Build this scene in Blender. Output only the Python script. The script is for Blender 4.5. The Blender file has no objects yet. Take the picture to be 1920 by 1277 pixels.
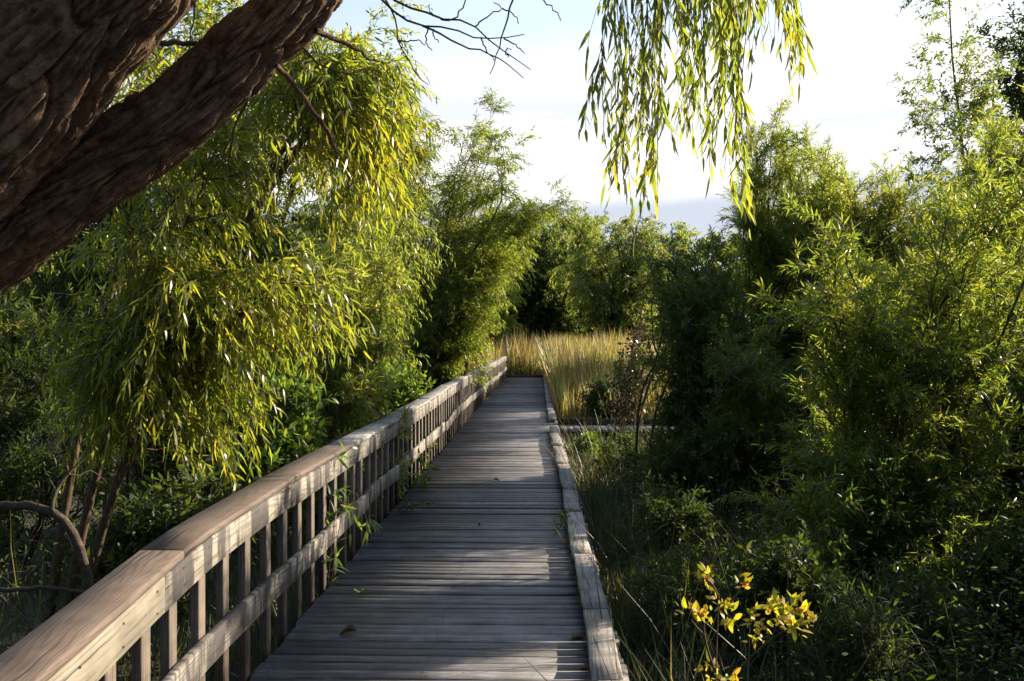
import bpy, math, random
import numpy as np
from mathutils import Vector, noise as mnoise

R = math.radians
C = bpy.context.scene.collection
scene = bpy.context.scene

# ------------------------------------------------------------------ camera, sky, sun, exposure
EYE = 1.75
F = 1960.0
VPX, VPY = 1010.0, 630.0
cam = bpy.data.cameras.new('camera')
cam.sensor_width = 36.0
cam.lens = 36.0 * F / 1920.0
cam.clip_start, cam.clip_end = 0.05, 3000.0
cam_ob = bpy.data.objects.new('camera', cam)
C.objects.link(cam_ob)
cam_ob.location = (0, 0, EYE)
cam_ob.rotation_euler = (R(90) - math.atan(8.5 / F), 0, math.atan(50 / F))
scene.camera = cam_ob

SUN_AZ, SUN_EL = R(62), R(23)
world = bpy.data.worlds.new("World")
scene.world = world
world.use_nodes = True


class NT:
    """small helper for building node trees"""
    def __init__(s, tree): s.t = tree
    def n(s, typ, ins=None, **kw):
        nd = s.t.nodes.new(typ)
        for k, v in kw.items(): setattr(nd, k, v)
        for k, v in (ins or {}).items():
            if isinstance(v, bpy.types.NodeSocket): s.t.links.new(v, nd.inputs[k])
            else: nd.inputs[k].default_value = v
        return nd
    def math(s, op, a, b=None, c=None, clamp=False):
        nd = s.t.nodes.new('ShaderNodeMath'); nd.operation = op; nd.use_clamp = clamp
        for i, v in enumerate((a, b, c)):
            if v is None: continue
            if isinstance(v, bpy.types.NodeSocket): s.t.links.new(v, nd.inputs[i])
            else: nd.inputs[i].default_value = v
        return nd.outputs[0]
    def mix(s, f, a, b, blend='MIX'):
        nd = s.t.nodes.new('ShaderNodeMix'); nd.data_type = 'RGBA'; nd.blend_type = blend
        for i, v in ((0, f), (6, a), (7, b)):
            if isinstance(v, bpy.types.NodeSocket): s.t.links.new(v, nd.inputs[i])
            else:
                nd.inputs[i].default_value = v if i == 0 else (tuple(v) + (1.0,))[:4]
        return nd.outputs[2]
    def ramp(s, f, stops, interp='LINEAR'):
        nd = s.t.nodes.new('ShaderNodeValToRGB'); nd.color_ramp.interpolation = interp
        e = nd.color_ramp.elements
        while len(e) < len(stops): e.new(0.5)
        for el, (p, c) in zip(e, stops):
            el.position = p
            el.color = (c, c, c, 1) if isinstance(c, (int, float)) else tuple(c) + (1,)
        if isinstance(f, bpy.types.NodeSocket): s.t.links.new(f, nd.inputs[0])
        return nd.outputs[0]
    def link(s, a, b): s.t.links.new(a, b)


wt = NT(world.node_tree)
bg = world.node_tree.nodes['Background']
sky = wt.n('ShaderNodeTexSky', sky_type='NISHITA', sun_disc=False, sun_elevation=SUN_EL, sun_rotation=SUN_AZ)
sky.dust_density = 1.5
SKY_STRENGTH = 0.050
bg.inputs[1].default_value = SKY_STRENGTH
tc = wt.n('ShaderNodeTexCoord')
sep = wt.n('ShaderNodeSeparateXYZ', {0: tc.outputs['Generated']})
mp = wt.n('ShaderNodeMapping', {'Vector': tc.outputs['Generated'], 'Scale': (2.2, 2.2, 17.0)})
n1 = wt.n('ShaderNodeTexNoise', {'Vector': mp.outputs[0], 'Scale': 1.6, 'Detail': 5.0, 'Roughness': 0.55})
mp2 = wt.n('ShaderNodeMapping', {'Vector': tc.outputs['Generated'], 'Scale': (1.3, 1.3, 7.0), 'Location': (3.1, 0.4, 1.7)})
n2 = wt.n('ShaderNodeTexNoise', {'Vector': mp2.outputs[0], 'Scale': 1.2, 'Detail': 4.0})
zj = wt.math('ADD', sep.outputs[2], wt.math('MULTIPLY', wt.math('SUBTRACT', n2.outputs[0], 0.5), 0.10))
# bright thin stratus between about 7 and 16 degrees, breaking up into blue above
veil = wt.ramp(zj, [(0.05, 0.95), (0.225, 1.0), (0.285, 0.32), (0.50, 0.12)])
puffs = wt.ramp(n1.outputs[0], [(0.42, 0.0), (0.62, 1.0)])
cover = wt.math('MAXIMUM', veil, wt.math('MULTIPLY', puffs, 0.35))
# grey undersides: a low bank near the horizon and thin bars higher up
bank = wt.ramp(zj, [(0.128, 1.0), (0.152, 0.0)])
bars = wt.math('MULTIPLY', wt.ramp(n1.outputs[0], [(0.50, 0.0), (0.60, 1.0)]), wt.ramp(zj, [(0.15, 0.0), (0.19, 0.6), (0.225, 0.6), (0.26, 0.0)]))
shade = wt.math('MAXIMUM', wt.math('MULTIPLY', bank, 0.95), bars)
cloud = wt.mix(shade, (9.6, 9.6, 9.7), (4.7, 5.1, 6.1))
# cloud on the sunward side is far brighter than cloud on the other side of the sky
dots = wt.n('ShaderNodeVectorMath', {0: tc.outputs['Generated'], 1: tuple(Vector((math.sin(R(25)), math.cos(R(25)), 0.1)))}, operation='DOT_PRODUCT')
lit = wt.ramp(wt.math('ADD', wt.math('MULTIPLY', dots.outputs['Value'], 0.5), 0.5), [(0.35, 0.16), (0.72, 0.45), (0.93, 1.0)])
cloud = wt.mix(1.0, cloud, lit, 'MULTIPLY')
clear = wt.mix(1.0, sky.outputs[0], (1.75, 1.8, 1.85), 'MULTIPLY')
skycol = wt.mix(cover, clear, cloud)
wt.link(skycol, bg.inputs[0])

sun = bpy.data.lights.new('sun', 'SUN')
sun.energy = 5.0
sun.angle = R(0.55)
sun.color = (1.0, 0.84, 0.63)
sun_ob = bpy.data.objects.new('sun', sun)
C.objects.link(sun_ob)
sdir = Vector((math.sin(SUN_AZ) * math.cos(SUN_EL), math.cos(SUN_AZ) * math.cos(SUN_EL), math.sin(SUN_EL)))
sun_ob.rotation_euler = sdir.to_track_quat('Z', 'Y').to_euler()
sun_ob.location = (20, 10, 20)

vs = scene.view_settings
vs.view_transform = 'Standard'
vs.look = 'None'
vs.gamma = 1.0
vs.exposure = 1.5
cy = scene.cycles
cy.use_denoising = True
cy.max_bounces = 7
cy.diffuse_bounces = 3
cy.glossy_bounces = 2
cy.transmission_bounces = 5
cy.sample_clamp_indirect = 6.0


# ------------------------------------------------------------------ helpers
def tag(o, label=None, cat=None, group=None, kind=None):
    if label: o['label'] = label
    if cat: o['category'] = cat
    if group: o['group'] = group
    if kind: o['kind'] = kind
    return o


def empty(name, loc=(0, 0, 0), rz=0.0):
    o = bpy.data.objects.new(name, None)
    o.location = loc
    o.rotation_euler = (0, 0, rz)
    o.empty_display_size = 0.2
    C.objects.link(o)
    return o


def mesh_obj(name, V, faces, mat, parent=None, uv=None, smooth=False, loc=None):
    """V (n,3) array; faces a (m,k) index array or a list of such arrays; uv per loop"""
    if not isinstance(faces, list): faces = [faces]
    faces = [np.asarray(f, dtype=np.int32) for f in faces if len(f)]
    me = bpy.data.meshes.new(name)
    V = np.asarray(V, dtype=np.float32)
    me.vertices.add(len(V))
    me.vertices.foreach_set('co', V.ravel())
    idx = np.concatenate([f.ravel() for f in faces])
    tot = np.concatenate([np.full(len(f), f.shape[1], dtype=np.int32) for f in faces])
    start = np.concatenate([[0], np.cumsum(tot)[:-1]]).astype(np.int32)
    me.loops.add(len(idx))
    me.loops.foreach_set('vertex_index', idx)
    me.polygons.add(len(tot))
    me.polygons.foreach_set('loop_start', start)
    if smooth: me.polygons.foreach_set('use_smooth', np.ones(len(tot), dtype=bool))
    if uv is not None:
        l = me.uv_layers.new(name='UVMap')
        l.data.foreach_set('uv', np.asarray(uv, dtype=np.float32).ravel())
    me.update(calc_edges=True)
    me.validate()
    if mat: me.materials.append(mat)
    o = bpy.data.objects.new(name, me)
    if loc is not None: o.location = loc
    C.objects.link(o)
    if parent: o.parent = parent
    return o


def unit(v):
    return v / np.maximum(np.linalg.norm(v, axis=-1, keepdims=True), 1e-9)


def px(x, y, d):
    """a point of the place seen at picture position (x, y) and d metres ahead"""
    return np.array([(x - VPX) / F * d, d, EYE - (y - VPY) / F * d])


def interp(pl, idx, t):
    k = pl.shape[1]
    f = np.clip(t, 0, 1) * (k - 1)
    i = np.minimum(f.astype(int), k - 2)
    w = (f - i)[:, None]
    a, b = pl[idx, i], pl[idx, i + 1]
    return a + (b - a) * w, unit(b - a)


def perp(T, ang):
    ref = np.where(np.abs(T[:, 2:3]) < 0.9, np.array([[0, 0, 1.0]]), np.array([[1.0, 0, 0]]))
    a = unit(np.cross(T, ref))
    b = np.cross(T, a)
    return a * np.cos(ang)[:, None] + b * np.sin(ang)[:, None]


UP = np.array([0, 0, 1.0])


def shoots(rng, pl, m, t0, t1, ang, length, taper=0.4, up=0.0, droop=0.0, k=6, wig=0.06, pull=None):
    n = pl.shape[0]
    idx = np.repeat(np.arange(n), m)
    t = rng.uniform(t0, t1, n * m)
    p, T = interp(pl, idx, t)
    a = ang * rng.uniform(0.7, 1.3, n * m)
    D = T * np.cos(a)[:, None] + perp(T, rng.uniform(0, 2 * np.pi, n * m)) * np.sin(a)[:, None] + UP * up
    if pull is not None: D = D + np.asarray(pull)
    D = unit(D)
    L = length * (1 - taper * t) * rng.uniform(0.65, 1.25, n * m)
    s = np.linspace(0, 1, k)
    P = p[:, None] + D[:, None] * (L[:, None] * s)[..., None]
    P = P - UP * (droop * L[:, None] * s ** 2)[..., None]
    w = rng.normal(0, 1, (n * m, 1, 3)) * np.sin(np.pi * s)[None, :, None] + 0.6 * rng.normal(0, 1, (n * m, 1, 3)) * np.sin(2 * np.pi * s)[None, :, None]
    return P + w * wig * L[:, None, None]


def tubes(pl, r0, r1, sides=5, pw=1.0):
    """rings along many polylines -> V, quads"""
    n, k, _ = pl.shape
    T = np.empty_like(pl)
    T[:, 1:-1] = pl[:, 2:] - pl[:, :-2]
    T[:, 0] = pl[:, 1] - pl[:, 0]
    T[:, -1] = pl[:, -1] - pl[:, -2]
    T = unit(T)
    mean = unit(pl[:, -1] - pl[:, 0])
    ref = np.where(np.abs(mean[:, 2:3]) < 0.8, np.array([[0, 0, 1.0]]), np.array([[0.9, 0.3, 0.1]]))[:, None]
    A = unit(np.cross(T, np.broadcast_to(ref, T.shape)))
    B = np.cross(T, A)
    s = np.linspace(0, 1, k) ** pw
    r0 = np.broadcast_to(np.asarray(r0, float), (n,)); r1 = np.broadcast_to(np.asarray(r1, float), (n,))
    rad = r0[:, None] * (1 - s) + r1[:, None] * s
    th = np.arange(sides) / sides * 2 * np.pi
    V = pl[:, :, None] + rad[:, :, None, None] * (A[:, :, None] * np.cos(th)[None, None, :, None] + B[:, :, None] * np.sin(th)[None, None, :, None])
    base = (np.arange(n)[:, None, None] * k + np.arange(k - 1)[None, :, None]) * sides
    j = np.arange(sides)[None, None, :]; j2 = (j + 1) % sides
    q = np.stack([base + j, base + j2, base + sides + j2, base + sides + j], -1).reshape(-1, 4)
    return V.reshape(-1, 3), q


def merge(parts):
    Vs, Fs, off = [], [], 0
    for V, f in parts:
        Vs.append(V); Fs.append(f + off); off += len(V)
    return np.concatenate(Vs), Fs


def leaf_geo(rng, P, D, L, W, curl=0.25, jit=0.6, shape='lance', up=UP, fold=0.15):
    """one small folded blade per leaf, 6 verts and 4 faces (lance / oval) or 4 verts and 2 faces (diamond)"""
    n = len(P)
    S = unit(np.cross(D, up + rng.normal(0, jit, (n, 3))))
    N = np.cross(S, D)
    L = np.broadcast_to(L, (n,)) * rng.uniform(0.5, 1.3, n)
    W = np.broadcast_to(W, (n,)) * rng.uniform(0.75, 1.2, n)
    c = curl * rng.uniform(0.2, 1.6, n)
    def ctr(t): return P + D * (L * t)[:, None] - N * (c * L * t * t)[:, None]
    if shape == 'diamond':
        t = 0.45
        m = ctr(t)
        V = np.stack([P, m + S * (W / 2)[:, None] + N * (fold * W)[:, None], ctr(1.0), m - S * (W / 2)[:, None] + N * (fold * W)[:, None]], 1)
        tri = np.array([[0, 1, 2], [0, 2, 3]])
        nv = 4
    else:
        ta, tb, wa, wb = (0.28, 0.64, 1.0, 0.78) if shape == 'lance' else (0.34, 0.70, 1.0, 0.80)
        ma, mb = ctr(ta), ctr(tb)
        wa, wb = (W * wa / 2)[:, None], (W * wb / 2)[:, None]
        V = np.stack([P, ma - S * wa, ma + S * wa, mb - S * wb, mb + S * wb, ctr(1.0)], 1)
        tri = np.array([[0, 2, 1], [1, 2, 4], [1, 4, 3], [3, 4, 5]])
        nv = 6
    F_ = (np.arange(n)[:, None, None] * nv + tri[None]).reshape(-1, 3)
    return V.reshape(-1, 3), F_


def leaves_on(rng, pl, m, t0=0.12, ang=0.8, bias=(0, 0, 0), spread=0.25):
    n = pl.shape[0]
    idx = np.repeat(np.arange(n), m)
    t = np.tile(np.linspace(t0, 1.0, m), n) + rng.uniform(-0.03, 0.03, n * m)
    p, T = interp(pl, idx, t)
    phi = np.tile(np.arange(m) * 2.4, n) + np.repeat(rng.uniform(0, 6.28, n), m) + rng.normal(0, 0.4, n * m)
    a = ang * rng.uniform(0.6, 1.3, n * m)
    a = np.where(np.tile(np.arange(m), n) == m - 1, a * 0.3, a)
    D = T * np.cos(a)[:, None] + perp(T, phi) * np.sin(a)[:, None] + np.asarray(bias) + rng.normal(0, spread, (n * m, 3)) * 0.5
    return p, unit(D)


# ------------------------------------------------------------------ materials
def new_mat(name):
    m = bpy.data.materials.new(name)
    m.use_nodes = True
    t = NT(m.node_tree)
    for nd in list(m.node_tree.nodes): m.node_tree.nodes.remove(nd)
    out = t.n('ShaderNodeOutputMaterial')
    return m, t, out


def leaf_mat(name, stops, trans=(3.05, 2.8, 1.05), tfac=0.42, rough=0.38, spec=0.5, clump=1.1):
    """leaf: hue varies from leaf to leaf, light passes through"""
    m, t, out = new_mat(name)
    g = t.n('ShaderNodeNewGeometry')
    nz = t.n('ShaderNodeTexNoise', {'Vector': g.outputs['Position'], 'Scale': clump, 'Detail': 2.0})
    f = t.math('ADD', g.outputs['Random Per Island'], t.math('MULTIPLY', t.math('SUBTRACT', nz.outputs[0], 0.5), 0.8), clamp=True)
    col = t.ramp(f, stops)
    tcol = t.mix(1.0, col, trans, 'MULTIPLY')
    pb = t.n('ShaderNodeBsdfPrincipled', {'Base Color': col, 'Roughness': rough, 'Specular IOR Level': spec})
    tr = t.n('ShaderNodeBsdfTranslucent', {'Color': tcol})
    mx = t.n('ShaderNodeMixShader', {0: tfac, 1: pb.outputs[0], 2: tr.outputs[0]})
    t.link(mx.outputs[0], out.inputs[0])
    return m


M = {}
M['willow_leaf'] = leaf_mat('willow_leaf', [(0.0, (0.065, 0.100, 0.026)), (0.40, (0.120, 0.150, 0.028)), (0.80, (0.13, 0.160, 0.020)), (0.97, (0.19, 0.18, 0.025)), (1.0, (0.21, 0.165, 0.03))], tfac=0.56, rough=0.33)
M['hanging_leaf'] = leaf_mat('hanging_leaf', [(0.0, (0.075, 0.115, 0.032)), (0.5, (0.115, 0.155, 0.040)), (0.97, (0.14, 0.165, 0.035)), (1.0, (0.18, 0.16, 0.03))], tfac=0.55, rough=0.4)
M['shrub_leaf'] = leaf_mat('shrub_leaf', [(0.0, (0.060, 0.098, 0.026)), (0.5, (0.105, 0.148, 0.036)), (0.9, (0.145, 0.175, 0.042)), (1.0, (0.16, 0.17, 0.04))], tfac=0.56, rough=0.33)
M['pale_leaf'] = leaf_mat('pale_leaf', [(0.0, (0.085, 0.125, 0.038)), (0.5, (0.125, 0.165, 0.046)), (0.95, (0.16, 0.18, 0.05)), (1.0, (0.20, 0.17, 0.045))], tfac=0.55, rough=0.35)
M['shaded_leaf'] = leaf_mat('shaded_leaf', [(0.0, (0.034, 0.062, 0.018)), (0.6, (0.062, 0.098, 0.025)), (1.0, (0.10, 0.13, 0.032))], tfac=0.48, rough=0.4)  # darker copy of the willow shrub leaf, shade put into its colour
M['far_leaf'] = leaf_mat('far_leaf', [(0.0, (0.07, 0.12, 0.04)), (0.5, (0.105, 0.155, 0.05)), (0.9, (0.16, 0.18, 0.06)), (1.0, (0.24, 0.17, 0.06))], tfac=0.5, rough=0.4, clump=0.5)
M['dark_leaf'] = leaf_mat('dark_leaf', [(0.0, (0.024, 0.046, 0.014)), (0.6, (0.042, 0.070, 0.018)), (1.0, (0.070, 0.090, 0.024))], tfac=0.35, rough=0.55, spec=0.25)  # deep green leaf, with thicket and hollow shade put into its colour
M['airy_leaf'] = leaf_mat('airy_leaf', [(0.0, (0.055, 0.10, 0.03)), (0.6, (0.09, 0.13, 0.035)), (1.0, (0.15, 0.15, 0.05))], tfac=0.45, rough=0.4)
M['rust_leaf'] = leaf_mat('rust_leaf', [(0.0, (0.09, 0.10, 0.02)), (0.35, (0.16, 0.13, 0.03)), (0.7, (0.17, 0.075, 0.03)), (1.0, (0.12, 0.05, 0.03))], trans=(2, 1.9, .9), tfac=0.42)
M['maroon_leaf'] = leaf_mat('maroon_leaf', [(0.0, (0.04, 0.06, 0.018)), (0.4, (0.05, 0.045, 0.02)), (1.0, (0.06, 0.022, 0.018))], trans=(1.6, 1.3, .9), tfac=0.3)
M['yellow_leaf'] = leaf_mat('yellow_leaf', [(0.0, (0.16, 0.20, 0.03)), (0.35, (0.30, 0.27, 0.03)), (0.72, (0.40, 0.30, 0.04)), (1.0, (0.34, 0.15, 0.05))], trans=(1.7, 1.8, .7), tfac=0.5, rough=0.5)
M['weed_leaf'] = leaf_mat('weed_leaf', [(0.0, (0.04, 0.085, 0.018)), (0.6, (0.07, 0.125, 0.025)), (1.0, (0.11, 0.15, 0.03))], tfac=0.45)
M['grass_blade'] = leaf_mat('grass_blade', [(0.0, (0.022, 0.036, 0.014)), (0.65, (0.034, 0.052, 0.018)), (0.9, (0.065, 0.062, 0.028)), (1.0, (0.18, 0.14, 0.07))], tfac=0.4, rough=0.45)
M['reed_blade'] = leaf_mat('reed_blade', [(0.0, (0.07, 0.12, 0.03)), (0.27, (0.14, 0.18, 0.04)), (0.42, (0.29, 0.28, 0.10)), (0.66, (0.37, 0.25, 0.11)), (0.84, (0.24, 0.11, 0.055)), (1.0, (0.52, 0.42, 0.24))], trans=(1.5, 1.5, .8), tfac=0.45, rough=0.45, clump=0.8)
M['litter_leaf'] = leaf_mat('litter_leaf', [(0.0, (0.06, 0.035, 0.018)), (0.6, (0.11, 0.06, 0.025)), (1.0, (0.16, 0.10, 0.03))], trans=(1.2, 1, .8), tfac=0.2, rough=0.6)


def bark_mat(name, c0, c1, c2, scale=1.0, bump=0.5):
    m, t, out = new_mat(name)
    tc = t.n('ShaderNodeTexCoord')
    nz = t.n('ShaderNodeTexNoise', {'Vector': tc.outputs['Object'], 'Scale': 9.0 * scale, 'Detail': 6.0, 'Roughness': 0.65})
    fine = t.n('ShaderNodeTexNoise', {'Vector': tc.outputs['Object'], 'Scale': 60.0 * scale, 'Detail': 4.0, 'Roughness': 0.7})
    col = t.ramp(nz.outputs[0], [(0.3, c0), (0.52, c1), (0.72, c2)])
    col = t.mix(0.55, col, t.ramp(fine.outputs[0], [(0.3, 0.35), (0.7, 1.25)]), 'MULTIPLY')
    b = t.n('ShaderNodeBump', {'Height': t.math('ADD', fine.outputs[0], nz.outputs[0]), 'Strength': bump, 'Distance': 0.01})
    p = t.n('ShaderNodeBsdfPrincipled', {'Base Color': col, 'Roughness': 0.85, 'Normal': b.outputs[0], 'Specular IOR Level': 0.2})
    t.link(p.outputs[0], out.inputs[0])
    return m


M['bark'] = bark_mat('bark', (0.060, 0.037, 0.024), (0.165, 0.104, 0.068), (0.29, 0.205, 0.14), 1.6, 1.0)
M['twig'] = bark_mat('twig', (0.05, 0.036, 0.024), (0.085, 0.060, 0.036), (0.14, 0.10, 0.06), 2.0, 0.3)
M['grey_twig'] = bark_mat('grey_twig', (0.06, 0.05, 0.045), (0.11, 0.095, 0.085), (0.17, 0.15, 0.13), 2.0, 0.3)
M['dead_wood'] = bark_mat('dead_wood', (0.045, 0.034, 0.026), (0.085, 0.066, 0.052), (0.16, 0.13, 0.11), 2.5, 0.9)


def wood_mat(name, cols, grain=55.0, warp=0.5, rings=0.0, ring_amt=0.20, blotch=0.0, rough=0.75, bump=0.35, vary=0.35, blotch_col=(0.035, 0.032, 0.035)):
    """weathered timber; u runs along the board in metres, every board shifted by its own amount"""
    m, t, out = new_mat(name)
    uv = t.n('ShaderNodeUVMap')
    g = t.n('ShaderNodeNewGeometry')
    oi = t.n('ShaderNodeObjectInfo')
    rnd = t.math('FRACT', t.math('ADD', g.outputs['Random Per Island'], oi.outputs['Random']))
    off = t.n('ShaderNodeCombineXYZ', {0: t.math('MULTIPLY', rnd, 37.0), 1: t.math('MULTIPLY', rnd, 11.3), 2: t.math('MULTIPLY', rnd, 5.7)})
    v = t.n('ShaderNodeVectorMath', {0: uv.outputs[0], 1: off.outputs[0]}, operation='ADD')
    low = t.n('ShaderNodeTexNoise', {'Vector': v.outputs[0], 'Scale': 2.2, 'Detail': 2.0})
    mpg = t.n('ShaderNodeMapping', {'Vector': v.outputs[0], 'Scale': (1.4, grain, 1.0)})
    wv = t.n('ShaderNodeVectorMath', {0: mpg.outputs[0], 1: t.n('ShaderNodeCombineXYZ', {1: t.math('MULTIPLY', low.outputs[0], warp * 6)}).outputs[0]}, operation='ADD')
    gr = t.n('ShaderNodeTexNoise', {'Vector': wv.outputs[0], 'Scale': 2.4, 'Detail': 7.0, 'Roughness': 0.7})
    h = gr.outputs[0]
    if rings > 0:
        mpr = t.n('ShaderNodeMapping', {'Vector': v.outputs[0], 'Scale': (0.55, 9.0, 1.0)})
        nr = t.n('ShaderNodeTexNoise', {'Vector': mpr.outputs[0], 'Scale': 0.9, 'Detail': 1.5, 'Roughness': 0.4})
        sn = t.math('SINE', t.math('MULTIPLY', nr.outputs[0], rings))
        rg = t.math('ADD', t.math('MULTIPLY', sn, 0.5), 0.5)
        h = t.math('ADD', t.math('MULTIPLY', h, 1 - ring_amt), t.math('MULTIPLY', t.math('POWER', rg, 0.5), ring_amt))
    cols = [tuple(v * 0.84 for v in c) for c in cols]
    col = t.ramp(h, [(0.34, cols[0]), (0.5, cols[1]), (0.66, cols[2])])
    if vary > 0:
        col = t.mix(1.0, col, t.ramp(rnd, [(0.0, 1 - vary), (0.5, 1.0), (1.0, 1 + vary)]), 'MULTIPLY')
    if blotch > 0:
        mpb = t.n('ShaderNodeMapping', {'Vector': v.outputs[0], 'Scale': (7.0, 1.4, 1.0)})
        nb = t.n('ShaderNodeTexNoise', {'Vector': mpb.outputs[0], 'Scale': 1.0, 'Detail': 4.0, 'Roughness': 0.6})
        fac = t.math('MULTIPLY', t.ramp(nb.outputs[0], [(0.45, 0.0), (0.55, 1.0)]), blotch)
        col = t.mix(fac, col, blotch_col)
    mpc = t.n('ShaderNodeMapping', {'Vector': wv.outputs[0], 'Scale': (0.6, 1.0, 1.0), 'Location': (3.3, 7.7, 0)})
    nc = t.n('ShaderNodeTexNoise', {'Vector': mpc.outputs[0], 'Scale': 1.1, 'Detail': 3.0, 'Roughness': 0.5})
    crack = t.ramp(nc.outputs[0], [(0.33, 1.0), (0.38, 0.0)])
    col = t.mix(t.math('MULTIPLY', crack, 0.8), col, (0.022, 0.02, 0.02))
    wear = t.n('ShaderNodeTexNoise', {'Vector': g.outputs['Position'], 'Scale': 1.7, 'Detail': 5.0, 'Roughness': 0.6})
    col = t.mix(1.0, col, t.ramp(wear.outputs[0], [(0.32, 0.62), (0.5, 1.0), (0.68, 1.3)]), 'MULTIPLY')
    # small dark knots, nail heads and specks
    vo = t.n('ShaderNodeTexVoronoi', {'Vector': v.outputs[0], 'Scale': 6.0})
    spot = t.ramp(vo.outputs['Distance'], [(0.035, 1.0), (0.06, 0.0)])
    col = t.mix(t.math('MULTIPLY', spot, 0.75), col, (0.03, 0.026, 0.024))
    b = t.n('ShaderNodeBump', {'Height': h, 'Strength': bump, 'Distance': 0.004})
    p = t.n('ShaderNodeBsdfPrincipled', {'Base Color': col, 'Roughness': rough, 'Normal': b.outputs[0], 'Specular IOR Level': 0.35})
    t.link(p.outputs[0], out.inputs[0])
    return m


M['deck'] = wood_mat('deck_timber', ((0.030, 0.029, 0.032), (0.110, 0.109, 0.115), (0.245, 0.24, 0.245)), grain=38, warp=0.35, rough=0.58, blotch=0.35, vary=0.52, bump=0.5, blotch_col=(0.07, 0.062, 0.058))
M['cap'] = wood_mat('cap_timber', ((0.085, 0.062, 0.050), (0.125, 0.093, 0.075), (0.155, 0.118, 0.096)), grain=45, rings=150, rough=0.7, vary=0.12, bump=0.35)
M['cap_grey'] = wood_mat('cap_timber_weathered', ((0.10, 0.093, 0.09), (0.215, 0.208, 0.205), (0.32, 0.312, 0.31)), grain=45, rings=90, rough=0.65, vary=0.15)
M['fascia'] = wood_mat('rail_timber', ((0.12, 0.108, 0.090), (0.24, 0.222, 0.188), (0.34, 0.318, 0.275)), grain=40, rings=90, blotch=0.9, rough=0.75, vary=0.15)
M['rail_new'] = wood_mat('rail_timber_clean', ((0.15, 0.132, 0.10), (0.25, 0.225, 0.175), (0.30, 0.275, 0.22)), grain=40, rings=90, blotch=0.1, rough=0.72, vary=0.08)
M['baluster'] = wood_mat('baluster_timber', ((0.06, 0.044, 0.032), (0.135, 0.104, 0.078), (0.22, 0.18, 0.14)), grain=45, blotch=0.35, vary=0.25)
M['kerb'] = wood_mat('kerb_timber', ((0.12, 0.105, 0.090), (0.28, 0.255, 0.225), (0.40, 0.375, 0.34)), grain=40, rings=70, blotch=0.35, rough=0.7, vary=0.2, blotch_col=(0.10, 0.09, 0.085))
M['nail'], _t, _o = new_mat('rusty_nail')
_t.link(_t.n('ShaderNodeBsdfPrincipled', {'Base Color': (0.03, 0.022, 0.018, 1), 'Roughness': 0.6, 'Metallic': 0.4}).outputs[0], _o.inputs[0])
M['beam'] = wood_mat('beam_timber', ((0.03, 0.026, 0.024), (0.07, 0.062, 0.055), (0.11, 0.10, 0.09)), vary=0.2)


def ground_mat():
    m, t, out = new_mat('soil')
    tc = t.n('ShaderNodeTexCoord')
    a = t.n('ShaderNodeTexNoise', {'Vector': tc.outputs['Object'], 'Scale': 0.9, 'Detail': 6.0})
    b = t.n('ShaderNodeTexNoise', {'Vector': tc.outputs['Object'], 'Scale': 14.0, 'Detail': 6.0, 'Roughness': 0.7})
    col = t.ramp(a.outputs[0], [(0.35, (0.022, 0.016, 0.010)), (0.55, (0.030, 0.034, 0.014)), (0.7, (0.045, 0.050, 0.018))])
    col = t.mix(0.6, col, t.ramp(b.outputs[0], [(0.3, 0.4), (0.7, 1.3)]), 'MULTIPLY')
    bp = t.n('ShaderNodeBump', {'Height': b.outputs[0], 'Strength': 0.8, 'Distance': 0.05})
    p = t.n('ShaderNodeBsdfPrincipled', {'Base Color': col, 'Roughness': 0.9, 'Normal': bp.outputs[0]})
    t.link(p.outputs[0], out.inputs[0])
    return m


M['soil'] = ground_mat()

# ------------------------------------------------------------------ ground
GZ = -0.45
rng = np.random.default_rng(5)


def build_ground():
    xs = np.concatenate([[-900, -300, -100], np.linspace(-40, 40, 81), [100, 300, 900]])
    ys = np.concatenate([[-300, -60], np.linspace(-12, 90, 103), [200, 500, 1500]])
    X, Y = np.meshgrid(xs, ys)
    Z = np.array([[mnoise.noise(Vector((x * 0.35, y * 0.35, 0.3))) * 0.10 if abs(x) < 60 and y < 120 else 0.0 for x in xs] for y in ys]) + GZ
    V = np.stack([X, Y, Z], -1).reshape(-1, 3)
    nx, ny = len(xs), len(ys)
    i = (np.arange(ny - 1)[:, None] * nx + np.arange(nx - 1)[None]).ravel()
    tag(mesh_obj('ground', V, np.stack([i, i + 1, i + nx + 1, i + nx], 1), M['soil'], smooth=True), kind='structure')


build_ground()


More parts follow.
